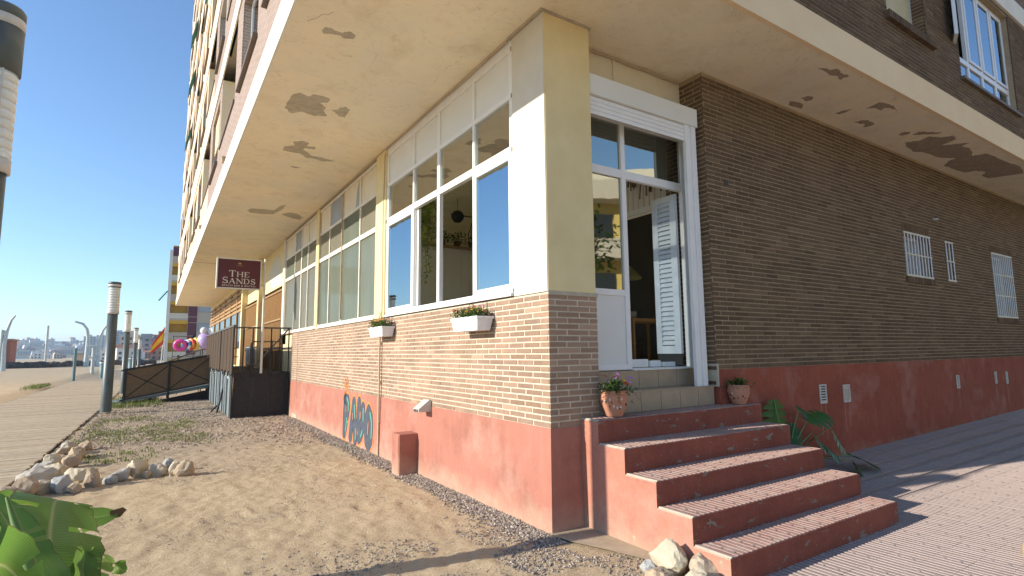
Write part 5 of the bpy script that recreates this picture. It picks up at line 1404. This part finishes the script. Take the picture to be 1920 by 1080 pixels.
rp = thing('ramp', 'sloping access ramp with brown mesh covered railing rising from the boardwalk', 'ramp', (-2.8, 20.5, 0))
RA = Vector((-4.14, 20.0, .06)); RB = Vector((-1.44, 20.0, .58))
m = MB(); m.prism([(-4.6, 20.0, -.05), (-4.6, 20.0, .02), (-1.44, 20.0, .58), (-1.44, 20.0, .44)], (0, 1.5, 0)); m.build('floor', 'board_grey', rp)
m = MB(); m.prism([(-3.3, 19.99, .02), (-1.5, 19.99, .36), (-1.5, 19.99, -.1), (-3.3, 19.99, -.1)], (0, .01, 0)); m.build('void_shade', 'cut_dark', rp)  # dark sheet in place of the shade under the ramp floor
for yy_ in (19.97, 21.5):
    m = MB(); m.prism([(RA.x + .05, yy_ + .012, RA.z + .06), (RB.x - .03, yy_ + .012, RB.z + .06), (RB.x - .03, yy_ + .012, RB.z + 1.05), (RA.x + .05, yy_ + .012, RA.z + 1.10)], (0, .006, 0)); m.build('mesh_panel', 'mesh_brown', rp)
    for u in (0, .5, 1.0):
        c = RA.lerp(RB, u); one('post', 'terrace_dark', (c.x - .035, yy_ - .03, -.05 if u == 0 else c.z - .3), (c.x + .035, yy_ + .01, c.z + 1.16), rp)
    for dz in (.05, 1.10): m = MB(); m.prism([(RA.x - .12, yy_ - .02, RA.z + dz - .025), (RB.x + .03, yy_ - .02, RB.z + dz - .025), (RB.x + .03, yy_ - .02, RB.z + dz + .03), (RA.x - .12, yy_ - .02, RA.z + dz + .03)], (0, .03, 0)); m.build('rail', 'terrace_dark', rp)
    for u0, u1, z0, z1 in ((0, .5, .1, 1.05), (0, .5, 1.05, .1), (.5, 1, .1, 1.05), (.5, 1, 1.05, .1)):
        a = RA.lerp(RB, u0); b = RA.lerp(RB, u1); m = MB(); m.tube([(a.x, yy_ + .003, a.z + z0), (b.x, yy_ + .003, b.z + z1)], .016, 5); m.build('brace', 'terrace_dark', rp)
for yy_ in (24.0, 25.4):
    for dz in (1.25, 1.65): m = MB(); m.tube([(-4.0, yy_, .45 + dz - 1.2), (-1.5, yy_, .3 + dz), (.2, yy_, .35 + dz)], .022, 6); m.build('rail', 'rail_metal', rp)
    for x in (-3.3, -2.4, -1.5, -.6): one('post', 'rail_metal', (x - .02, yy_ - .02, 0), (x + .02, yy_ + .02, 1.3 + (x + 4) * .25), rp)

ac = thing('air_conditioner', 'white air conditioner unit on the bar wall behind the terrace railing', 'air conditioner', (-.2, 18.9, 1.3))
m = MB(); m.bbox((-.30, 18.5, 1.30), (.05, 19.3, 2.02), .02); m.build('casing', 'white_panel', ac)
m = MB(); m.cyl((-.302, 18.8, 1.66), (-.308, 18.8, 1.66), .25, n=20); m.cyl((-.05, 18.49, 1.66), (-.05, 18.485, 1.66), .01); m.build('fan_guard', 'grey_panel', ac)
m = MB(); m.box((-.26, 18.492, 1.38), (-.02, 18.498, 1.92)); m.build('grille', 'grey_panel', ac)

# ------------------------------------------------------------------ things inside the room
iv = thing('hanging_ivy', 'trailing yellow green ivy hanging inside the open window', 'plant', (.75, 4.6, 4.6))
rng = random.Random(17)
for s_ in range(26):
    x0_ = .22 + rng.uniform(0, .32); y0_ = 3.85 + rng.uniform(-.38, .42); L = rng.uniform(.35, 1.15) * (1.0 if s_ % 7 else 1.45); q = MB(); p = [(x0_ + .05 * math.sin(j * .9 + s_), y0_ + .05 * math.cos(j * .7 + s_), 4.45 - L * j / 8) for j in range(9)]
    q.tube(p, .004, 4)
    lf = MB()
    for j in range(int(L * 46)):
        t = j / (L * 46) * 8; i = min(int(t), 7); c = Vector(p[i]).lerp(Vector(p[i + 1]), t - i); a = rng.uniform(0, 6.28); leaf_card(lf, c, Vector((math.cos(a), math.sin(a), rng.uniform(-.9, .3))), Vector((0, 0, 1)), rng.uniform(.05, .085), .022)
    vo = q.build('stem', 'stem_green', iv); lf.build('foliage', 'leaf_ivy', vo, kind='stuff')
m = MB(); m.lathe([(0, 4.35), (.14, 4.37), (.18, 4.55), (.16, 4.56), (0, 4.5)], (.40, 3.95, 0), 16); m.build('basket', 'reed_dry', iv)
m = MB(); m.tube([(.40, 3.95, 4.5), (.40, 3.95, ZS)], .004, 4); m.build('cord', 'iron_black', iv)
wl = thing('globe_lamp', 'round black globe lamp hanging above the shelf inside the window', 'lamp', (2.55, 6.8, 4.9))
m = MB(); m.lathe([(.001, -.15), (.08, -.13), (.14, -.05), (.15, 0), (.14, .06), (.08, .13), (.001, .15)], (2.52, 6.85, 4.86), 20); m.build('globe', 'seal_black', wl)
m = MB(); m.tube([(2.52, 6.85, 5.0), (2.52, 6.85, ZS)], .006, 5); m.build('cord', 'iron_black', wl)
mc = thing('macrame_hanger', 'dark woven hanger drooping above the shelf inside the window', 'wall hanging', (2.8, 6.7, 4.2))
m = MB()
for dx in (-.10, -.04, .05, .12): m.tube([(2.86, 6.72, 4.85), (2.86 + dx * .6, 6.72, 4.6), (2.86 + dx * 1.3, 6.72, 4.4), (2.86 + dx, 6.72, 4.25), (2.87, 6.72, 4.18)], .012, 5)
m.build('strap', 'iron_black', mc)
m = MB(); m.box((2.3, 6.74, 4.86), (3.5, 6.77, 4.88)); m.build('rod', 'iron_black', mc)
for k, (x, lb) in enumerate(((2.15, 'leafy green plant at the left end of the indoor shelf'), (2.55, 'small leafy plant in the middle of the indoor shelf'), (2.95, 'drooping leafy plant under the woven hanger on the indoor shelf'))):
    t = thing('shelf_plant', lb, 'plant', (x, 6.9, 4.16), 'plants on the indoor shelf'); m = MB(); m.lathe([(0, 4.161), (.07, 4.161), (.09, 4.28), (.0, 4.27)], (x, 6.92, 0), 12); m.build('pot', 'reed_dry', t)
    f = tuft(90, lambda r: (r.gauss(0, .13), r.gauss(0, .08)), .22, .09, random.Random(60 + k), 1.0); f.v = [(a + x, b + 6.88, c + 4.24) for a, b, c in f.v]; f.build('foliage', 'leaf_small', t, kind='stuff')
tb = thing('side_table', 'wooden side table holding a white cup just inside the door', 'table', (4.0, 2.6, 1.5))
m = MB(); m.box((3.5, 2.3, 2.20), (4.6, 3.0, 2.25)); m.build('tabletop', 'wood_warm', tb)
for x, y in ((3.55, 2.35), (4.55, 2.35), (3.55, 2.95), (4.55, 2.95)): one('leg', 'wood_warm', (x - .02, y - .02, 1.5), (x + .02, y + .02, 2.2), tb)
m = MB(); m.lathe([(0, 2.251), (.05, 2.251), (.06, 2.38), (.05, 2.38), (0, 2.26)], (3.72, 2.5, 0), 14); cu = m.build('cup', 'white_panel', None); tag(cu, 'white cup standing on the wooden side table inside the door', 'cup')
ls = thing('table_lamp', 'floor lamp with pale green cone shade inside the dark doorway', 'lamp', (3.9, 3.4, 1.5))
m = MB(); m.lathe([(.10, 3.25), (.30, 3.02), (.29, 3.01), (.09, 3.24)], (3.95, 2.9, 0), 20); m.build('lamp_shade', 'lampshade', ls)
m = MB(); m.tube([(3.95, 2.9, 1.5), (3.95, 2.9, 3.2)], .012, 6); m.build('pole', 'iron_black', ls)
m = MB(); m.lathe([(0, 1.5), (.15, 1.5), (.14, 1.53), (0, 1.54)], (3.95, 2.9, 0), 16); m.build('base', 'iron_black', ls)
ch = thing('bench_cushion', 'dark bench with patterned grey cushions inside the doorway', 'bench', (4.6, 4.2, 1.5))
m = MB(); m.bbox((3.3, 3.7, 1.5), (5.2, 4.4, 1.85), .02); m.build('seat', 'room_dark', ch)
for k in range(3): m = MB(); m.bbox((3.4 + .55 * k, 4.2, 1.86), (3.88 + .55 * k, 4.36, 2.3), .05); m.build('cushion', 'grey_panel', ch)
rd = thing('dried_reeds', 'bunch of dried brown reeds hanging from the boarding above the inner door', 'dried plant', (2.9, 1.4, 4.4))
m = MB()
for k in range(46): y = rng.uniform(.75, 1.75); L = rng.uniform(.15, .55); m.tube([(2.90, y, 4.55), (2.88 + rng.uniform(-.02, .01), y + rng.uniform(-.05, .05), 4.55 - L)], .010, 4)
m.build('stalks', 'reed_dry', rd, kind='stuff')
bx_ = thing('window_profiles', 'short white plastic frame pieces lying on the door sill', 'frame pieces', (1.7, .45, 1.5))
for k, (a, b, c) in enumerate(((1.42, 1.82, .0), (1.84, 2.02, .0), (2.04, 2.26, .0))):
    m = MB(); m.bbox((a, .42 - .02 * k, 1.505), (b, .50 - .02 * k, 1.60 - .02 * k), .004); m.box((a + .01, .419 - .02 * k, 1.54), (b - .01, .4205 - .02 * k, 1.546)); m.build('profile', 'white_frame', bx_)
# ------------------------------------------------------------------ beach and far side
def post(name, label, cat, loc, h, r, mat, group=None):
    m = MB(); m.cyl((loc[0], loc[1], loc[2] - .3), (loc[0], loc[1], loc[2] + h), r, n=10); m.lathe([(r * 1.15, h - .05), (r * 1.15, h + .01), (0, h + .015)], loc, 10)
    return m.build(name, mat, None, label=label, cat=cat, group=group)
post('marker_post', 'teal marker post standing alone on the sand beside the boardwalk', 'post', (-8.2, 46.7, 0), 2.25, .095, 'metal_teal')
sh = thing('beach_shower', 'white beach shower column with a short crossbar on the sand', 'shower', (-8.55, 65, 0))
m = MB(); m.cyl((-8.55, 65, -.2), (-8.55, 65, 2.4), .16, n=12); m.lathe([(.22, 2.4), (.22, 2.48), (0, 2.5)], (-8.55, 65, 0), 12); m.build('column', 'metal_pale', sh)
m = MB(); m.tube([(-9.2, 65, 2.62), (-8.9, 65, 2.7), (-8.2, 65, 2.7), (-7.9, 65, 2.62)], .06, 6); m.cyl((-8.55, 65, 2.48), (-8.55, 65, 2.72), .05, n=6); m.build('crossbar', 'metal_pale', sh)
m = MB(); m.cyl((-9.0, 65, 1.6), (-8.1, 65, 1.6), .09, n=8); m.build('tap_bar', 'metal_pale', sh)
def curved(label, base, pts, r=.22, extra=True):
    t = thing('curved_lamp', label, 'street lamp', base, 'curved lamps along the beach'); b = Vector(base)
    m = MB(); n = len(pts); m.tube([b + Vector(p) for p in pts], [r * (1 - .62 * i / (n - 1)) for i in range(n)], 10); m.build('mast', 'metal_pale', t)
    if extra: m = MB(); m.cyl(b + Vector((-.35, 0, 0)), b + Vector((-.35, 0, 4.6)), .15, n=8); m.lathe([(.2, 4.6), (.2, 4.9), (0, 4.95)], b + Vector((-.35, 0, 0)), 8); m.build('short_mast', 'metal_pale', t)
curved('curved lamp mast with a short capped mast beside the red hut', (-18.6, 84.3, 0), [(0, 0, 0), (-.1, 0, 3.2), (.05, 0, 4.8), (.35, 0, 6.1), (.7, 0, 6.7)], .26)
curved('curved lamp mast bending to the left over the beach', (-12.5, 105.3, 0), [(0, 0, 0), (.05, 0, 3), (.02, 0, 4.6), (-.2, 0, 5.9), (-.75, 0, 6.75), (-1.75, 0, 7.1)], .36, False)
curved('curved lamp mast bending to the right beside the tall lamp column', (-11.0, 105.4, 0), [(0, 0, 0), (-.05, 0, 3), (.0, 0, 4.4), (.35, 0, 5.8), (.95, 0, 6.8)], .36, False)
post('mast', 'plain slim mast rising from the far beach', 'mast', (-18.7, 114.7, 0), 6.8, .17, 'metal_pale')
for (x, y, h, r, lb) in ((-6.6, 47.6, 1.25, .2, 'teal litter bin half hidden by the tall lamp column'), (-5.05, 55.6, 1.5, .33, 'grey litter bin beside the foot of the ramp railing')):
    t = thing('litter_bin', lb, 'bin', (x, y, 0)); m = MB(); m.lathe([(r * .8, -.1), (r * .85, .2), (r, h), (r * .9, h), (r * .85, h - .1), (0, h - .1)], (x, y, 0), 14); m.build('body', 'metal_teal', t)
    m = MB(); m.lathe([(r * 1.06, h - .12), (r * 1.06, h - .04), (r * .99, h - .03)], (x, y, 0), 14); m.build('rim', 'metal_pale', t)
ht = thing('beach_hut', 'flat roofed reddish hut at the far left edge of the beach', 'hut', (-24, 106, 0))
one('wall', 'red_stucco', (-27, 104.5, -.2), (-21.5, 109, 4.1), ht); one('roof', 'house_terra', (-27.2, 104.3, 4.1), (-21.3, 109.2, 4.35), ht); one('door', 'window_dark', (-24.2, 104.45, 0), (-23.2, 104.5, 2.2), ht)
# low dark breakwater
bk = thing('breakwater', 'low dark rock breakwater running across the beach in the distance', 'breakwater', (-14, 112, 0)); m = MB()
rr = random.Random(4)
for k in range(150):
    t = k / 149; x = -30 + 26 * t + rr.uniform(-.3, .3); y = 92 + 36 * t + rr.uniform(-.6, .6); r = rr.uniform(.5, .95)
    m.lathe([(0, -r * .5), (r * rr.uniform(.8, 1.1), -.1), (r * rr.uniform(.7, 1), r * .55), (r * .4, r * rr.uniform(.75, 1.0)), (0, r * .95)], (x, y, .05), 7, sm=False)
m.build('rocks', 'concrete_dark', bk, kind='stuff')
ov = thing('kiosk', 'small pale kiosk with green side beyond the breakwater', 'kiosk', (-15.2, 125, 0)); one('wall', 'house_cream', (-16.2, 125, 0), (-14.2, 127, 2.0), ov); one('roof', 'house_grey', (-16.4, 124.8, 2.0), (-14.0, 127.2, 2.2), ov)

fg = thing('flag', 'red and yellow striped flag drooping from a slanted pole above the ramp', 'flag', (-3.0, 35.7, 0))
m = MB(); m.tube([(-3.0, 35.7, 0), (-2.95, 35.7, 2.0), (-2.82, 35.7, 3.65)], .03, 6); m.build('pole', 'metal_pale', fg)
def cloth(u0, u1, mat):
    q = MB(); A = Vector((-2.84, 35.69, 3.5)); Bv = Vector((-2.95, 35.69, 2.35)); Cc = Vector((-3.55, 35.55, 1.75)); vs = []
    for i in range(7):
        t = i / 6
        for u in (u0, u1):
            top = A.lerp(Bv, u); bot = Vector((-3.50, 35.6, 2.35)).lerp(Cc, u); p = top.lerp(bot, t); p.y += .07 * math.sin(t * 7 + u * 3); vs.append(p)
    q.add(vs, [(2 * i, 2 * i + 1, 2 * i + 3, 2 * i + 2) for i in range(6)], 0, True); q.build('stripe', mat, fg)
cloth(0, .27, 'flag_red'); cloth(.27, .74, 'flag_yellow'); cloth(.74, 1, 'flag_red')

def torus(m, c, R, r, ax, mi_fn=lambda k: 0, n=24, k=8):
    c = Vector(c); ax = Vector(ax).normalized(); a = ax.orthogonal().normalized(); b = ax.cross(a)
    vs = [c + (a * math.cos(u) + b * math.sin(u)) * (R + r * math.cos(v)) + ax * (r * math.sin(v)) for u in [2 * math.pi * i / n for i in range(n)] for v in [2 * math.pi * j / k for j in range(k)]]
    for i in range(n):
        for j in range(k):
            if True:
                m.f.append(tuple(len(m.v) + t for t in (i * k + j, ((i + 1) % n) * k + j, ((i + 1) % n) * k + (j + 1) % k, i * k + (j + 1) % k))); m.mi.append(mi_fn(i)); m.sm.append(True)
    m.v += [tuple(p) for p in vs]
sd = thing('beach_shop_rack', 'metal rack holding beach inflatables at the end of the bar', 'rack', (-.8, 45.8, 0)); m = MB()
for x in (-2.2, -.8, .6): m.tube([(x, 45.9, 0), (x, 45.9, 3.2)], .03, 6)
for z in (1.6, 2.35, 3.15): m.tube([(-2.2, 45.9, z), (.7, 45.9, z)], .025, 6)
m.build('frame', 'rail_metal', sd)
INF = [('swim_ring', 'bright pink swim ring hanging at the left of the beach rack', 'swim ring', (-1.72, 45.6, 2.45), .34, .15, ['vinyl_pink', 'vinyl_pink'], (.2, 1, .1)),
       ('swim_ring', 'dark blue and white swim ring next to the pink one', 'swim ring', (-1.30, 45.65, 2.48), .32, .13, ['vinyl_blue', 'vinyl_white'], (.9, 1, .0)),
       ('swim_ring', 'red and orange swim ring in the middle of the beach rack', 'swim ring', (-1.02, 45.65, 2.52), .36, .13, ['vinyl_red', 'vinyl_orange'], (1, .8, 0)),
       ('swim_ring', 'yellow swim ring in the middle of the beach rack', 'swim ring', (-.74, 45.65, 2.55), .40, .13, ['vinyl_yellow', 'vinyl_yellow'], (1, .7, 0)),
       ('swim_ring', 'pale white and blue swim ring beside the lilac float', 'swim ring', (-.48, 45.65, 2.6), .44, .14, ['vinyl_white', 'vinyl_blue'], (1, .6, 0))]
for nm, lb, ct, c, R, r, mats, ax in INF:
    m = MB(); torus(m, c, R, r, ax, lambda i: (i // 3) % 2); o = m.build(nm, mats, None, label=lb, cat=ct)
m = MB(); m.lathe([(.001, -.8), (.35, -.7), (.6, -.3), (.68, .1), (.5, .5), (.2, .72), (.001, .78)], (.0, 45.6, 2.75), 16); m.build('inflatable', 'vinyl_lilac', None, label='large lilac inflatable float at the right of the beach rack', cat='inflatable')
m = MB(); m.lathe([(.001, -.34), (.25, -.25), (.36, 0), (.26, .26), (.001, .36)], (.42, 45.5, 3.5), 14); m.lathe([(.001, -.3), (.22, -.2), (.3, 0), (.2, .22), (.001, .3)], (-.15, 45.5, 3.6), 14); m.build('inflatable', 'vinyl_white', None, label='bunch of white inflatable balls above the lilac float', cat='inflatable')
m = MB(); m.prism([(-1.0, 45.6, 2.98), (-.68, 45.6, 2.98), (-.72, 45.6, 3.6), (-.82, 45.6, 3.35)], (0, .12, 0)); m.build('inflatable', 'seal_black', None, label='black fin shaped inflatable standing above the swim rings', cat='inflatable')

# yellow and beige apartment block closing the view
yb = thing('apartment_block', 'yellow and beige apartment block with maroon panels beyond the end of the bar', 'building', (4, 106, 0))
Y0 = 105.7
m = MB(); m.box((1.0, Y0, -.2), (16, Y0 + 12, 19.8)); m.box((-1.9, Y0 + 1.4, -.2), (1.0, Y0 + 12, 19.8)); m.build('wall', 'beige_wall', yb)
one('corner_pier', 'fascia_white', (-2.2, Y0 - .05, -.2), (-1.7, Y0 + 1.4, 19.8), yb)
for k in range(6):
    z = 1.0 + 3.3 * k
    one('balcony_slab', 'beige_wall', (-1.7, Y0, z + .0), (1.0, Y0 + 1.4, z + .35), yb)
    one('balcony_wall', 'yellow_wall', (-1.7, Y0 + 1.30, z + .35), (1.0, Y0 + 1.41, z + 3.3), yb)
    one('parapet', 'beige_wall' if k % 2 else 'cream_panel', (-1.7, Y0, z + .35), (1.0, Y0 + .08, z + 1.25), yb)
    one('lintel', 'yellow_wall', (-1.7, Y0 - .02, z - .6), (1.02, Y0 + .2, z + .0), yb)
    for x in (1.05, 5.3, 9.6): one('cladding_panel', 'maroon_panel', (x, Y0 - .06, z + .7), (x + 1.35, Y0 + .0, z + 2.9), yb); one('cladding_panel', 'maroon_panel', (x, Y0 - .06, z + 3.0), (x + 1.35, Y0 + .0, z + 3.9), yb) if k < 5 else None
    for x in (2.6, 6.9):
        w = one('window', 'house_grey', (x, Y0 - .03, z + 1.5), (x + 2.5, Y0, z + 2.9), yb); one('pane', 'pale_pane', (x + .1, Y0 - .045, z + 1.6), (x + 2.4, Y0 - .031, z + 2.8), w)
one('roof', 'maroon_panel', (-1.72, Y0 + .2, 18.2), (1.05, Y0 + 1.5, 20.4), yb)
m = MB(); m.tube([(-2.2, Y0, 12.6), (-3.4, Y0, 10.9)], .12, 6); m.build('folded_awning', 'green_awning', yb)

# town on the far hillside
def hill_h(x, y):
    r = np.hypot(x, y); az = np.degrees(np.arctan2(x, y))
    prof = 30 + 6 * vnoise(az * .35 + 50, az * 0 + 3, 41) * 2 + 7 * np.clip((az + 9) / 6, 0, 1)
    return prof * np.clip((r - 880) / 700, 0, 1) ** 1.2 * (1 + .25 * (vnoise(x / 130, y / 130, 42) - .5)) - 1.5
nr, na = 40, 90
V = []
for i in range(nr):
    r = 820 + 1150 * i / (nr - 1)
    for j in range(na):
        a = rad(-24 + 40 * j / (na - 1)); x, y = r * math.sin(a), r * math.cos(a); V.append((x, y, float(hill_h(np.array(x), np.array(y))) - (14 if i == nr - 1 else 0)))
m = MB(); m.add(V, [(i * na + j, i * na + j + 1, (i + 1) * na + j + 1, (i + 1) * na + j) for i in range(nr - 1) for j in range(na - 1)], 0, True); m.build('hill', 'scrub', kind='structure')
rr = random.Random(12)
HM = []
for k in range(12):
    q = MB(); w = rr.uniform(9, 19); d = rr.uniform(8, 12); h = rr.uniform(5, 9.5); q.box((-w / 2, -d / 2, -4), (w / 2, d / 2, h), 0)
    if k % 3 == 0: q.prism([(-w / 2 - .4, -d / 2 - .4, h), (-w / 2 - .4, d / 2 + .4, h), (-w / 2 - .4, 0, h + 2.2)], (w + .8, 0, 0), 1)
    else: q.box((-w / 2 + 1, -d / 2 + 1, h), (0, d / 2 - 1, h + 2.6), 0)
    for wx_ in range(int(w // 3.4)):
        for wz in range(int(h // 3)): q.box((-w / 2 + 1 + 3.4 * wx_, -d / 2 - .06, 1 + 3 * wz), (-w / 2 + 2.6 + 3.4 * wx_, -d / 2, 2.6 + 3 * wz), 2)
    me = bpy.data.meshes.new('hill_house'); me.from_pydata(q.v, [], q.f)
    for mt in (['house_white', 'house_cream', 'house_white', 'house_terra'][k % 4], 'roof_tile', 'window_dark'): me.materials.append(MT[mt])
    me.polygons.foreach_set('material_index', q.mi); me.update(); HM.append((me, ['white', 'cream', 'white', 'terracotta coloured'][k % 4], 'tiled' if k % 3 == 0 else 'flat roofed'))
for k in range(260):
    az = rr.uniform(-17, 5.5); r = 900 + 720 * rr.random() ** .8; a = rad(az); x, y = r * math.sin(a), r * math.cos(a); z = float(hill_h(np.array(x), np.array(y)))
    me, cl, rf = HM[rr.randrange(12)]
    o = bpy.data.objects.new('hill_house', me); COL.objects.link(o); o.location = (x, y, max(z, 0)); o.rotation_euler = (0, 0, -a + rr.uniform(-.5, .5)); s_ = rr.uniform(.5, .95); o.scale = (s_, s_, s_)
    tag(o, f'{cl} {rf} house among the hazy town on the far hillside', 'house', f'{cl} {rf} houses on the far hillside')
def block(name, label, az, r, w, d, h, mat, floors, cols, z=0.0, rot=0.0, group=None, roof=None):
    a = rad(az); t = thing(name, label, 'building', (r * math.sin(a), r * math.cos(a), z), group)
    M = Matrix.Translation((r * math.sin(a), r * math.cos(a), z)) @ Matrix.Rotation(-a + rot, 4, 'Z')
    m = MB(); m.box((-w / 2, -d / 2, -5), (w / 2, d / 2, h), 0, M); m.build('wall', mat, t)
    m = MB(); m.box((-w / 2 - .3, -d / 2 - .3, h), (w / 2 + .3, d / 2 + .3, h + .6), 0, M); m.box((-w / 5, -d / 4, h + .6), (w / 6, d / 4, h + 2.8), 0, M); m.build('roof', roof or mat, t)
    for i in range(floors):
        for j in range(cols):
            ww = w / cols; q = MB(); x = -w / 2 + ww * (j + .5); zz = h * (i + .35) / floors
            q.box((x - ww * .28, -d / 2 - .08, zz), (x + ww * .28, -d / 2 + .02, zz + h / floors * .48), 0, M); q.build('window', 'window_dark', t)
for k, (az, r, w, h, mt, lb) in enumerate(((-4.9, 1000, 14, 27, 'house_cream', 'left one of the pale tower blocks standing up from the hazy town'), (-4.1, 1010, 13, 29, 'house_white', 'middle pale tower block standing up from the hazy town'), (-2.9, 1080, 18, 37, 'house_grey', 'widest grey tower block on the hill crest behind the curved lamps'))):
    block('tower_block', lb, az, r, w, 16, h, mt, 9, 4, 2)
for az, r, w, h, mt, fl_, cl, lb in ((-2.55, 330, 8, 11, 'house_cream', 4, 3, 'cream apartment block with stacked balconies left of the tall lamp column'), (-1.2, 420, 17, 12.5, 'house_grey', 4, 5, 'grey apartment block right behind the tall lamp column'), (-.15, 400, 9, 13.5, 'house_terra', 4, 3, 'brown apartment block with a stepped roof behind the second lamp'), (.9, 430, 13, 13.5, 'house_grey', 4, 4, 'dark brown apartment block between the lamps and the flag'), (2.0, 460, 20, 11.5, 'house_terra', 3, 6, 'wide brown apartment block behind the flag')):
    block('apartments', lb, az, r, w, 12, h, mt, fl_, cl, roof='roof_tile' if mt == 'house_terra' else None)
for k in range(34):
    az = rr.uniform(-8.5, 4.5); r = rr.uniform(200, 420) if az > -4.5 else rr.uniform(420, 800); a = rad(az); me, cl, rf = HM[rr.randrange(12)]
    o = bpy.data.objects.new('shore_house', me); COL.objects.link(o); o.location = (r * math.sin(a), r * math.cos(a), 0); o.rotation_euler = (0, 0, -a + rr.uniform(-.3, .3)); s_ = rr.uniform(.38, .55); o.scale = (s_, s_, s_)
    tag(o, f'{cl} {rf} low house along the shore beyond the beach', 'house', f'{cl} {rf} low houses along the shore')

# across the street, behind the camera: seen mirrored in the door and windows
og = thing('opposite_house', 'sunlit yellow house with pale balconies across the street mirrored in the door', 'building', (17, -15, 0))
M = Matrix.Translation((17.5, -15, 0)) @ Matrix.Rotation(rad(36), 4, 'Z')
def opp(nm, mt, a, b): m = MB(); m.box(a, b, 0, M); m.build(nm, mt, og)
opp('wall', 'yellow_paint', (-13, -9, -.3), (13, 0, 10.6)); opp('roof', 'fascia_white', (-13.3, -9.3, 10.6), (13.3, .3, 11.1))
for k in range(3):
    opp('balcony', 'pale_paint', (-12, 0.0, 3.2 + 3.1 * k), (12, 1.1, 4.2 + 3.1 * k))
    for j in range(6): opp('window', 'window_dark', (-11 + 4 * j, -.02, .6 + 3.1 * k), (-9.2 + 4 * j, .03, 2.6 + 3.1 * k))
def tree(loc, h, cr, seed, label):
    r_ = random.Random(seed); t = thing('tree', label, 'tree', loc); L = Vector(loc); m = MB(); m.tube([L, L + Vector((.1, 0, h * .4)), L + Vector((.0, .1, h * .7))], [.22, .16, .08], 9)
    for k in range(6): a = k * 1.05; m.tube([L + Vector((.05, 0, h * .45)), L + Vector((math.cos(a) * cr * .4, math.sin(a) * cr * .4, h * .65)), L + Vector((math.cos(a) * cr * .8, math.sin(a) * cr * .8, h * .8))], [.1, .06, .02], 6)
    m.build('trunk', 'dry_brown', t); f = MB()
    for k in range(60):
        a = r_.uniform(0, 6.28); q = cr * r_.random() ** .6; c = L + Vector((math.cos(a) * q, math.sin(a) * q, h * .72 + r_.uniform(-.3, .45) * h * .5 * (1 - (q / cr) ** 2 * .6)))
        for j in range(26): d = Vector((r_.gauss(0, 1), r_.gauss(0, 1), r_.gauss(0, .8))).normalized(); leaf_card(f, c + d * r_.uniform(.05, .65), Vector((d.y, -d.x, r_.uniform(-.6, .4))), Vector((0, 0, 1)), .22, .07)
    f.build('crown', 'leaf_small', t, kind='stuff')
tree((9.5, -11.5, 0), 7.5, 2.2, 1, 'leafy street tree in front of the yellow house across the street'); tree((17, -10.5, 0), 8.5, 2.5, 2, 'taller street tree at the far end of the yellow house')

# air: far things fade to blue
hz = MB(); hz.box((-3300, -700, -4.5), (2300, 3300, 78)); ho = hz.build('haze', 'sand', None, kind='stuff'); ho.data.materials.clear()
hm = bpy.data.materials.new('haze_air'); hm.use_nodes = True; nt = hm.node_tree; nt.nodes.clear(); oo = nt.nodes.new('ShaderNodeOutputMaterial'); pvn = nt.nodes.new('ShaderNodeVolumePrincipled')
pvn.inputs['Color'].default_value = (.62, .80, 1, 1); pvn.inputs['Density'].default_value = .00033; pvn.inputs['Anisotropy'].default_value = .3; nt.links.new(pvn.outputs[0], oo.inputs['Volume']); ho.data.materials.append(hm)
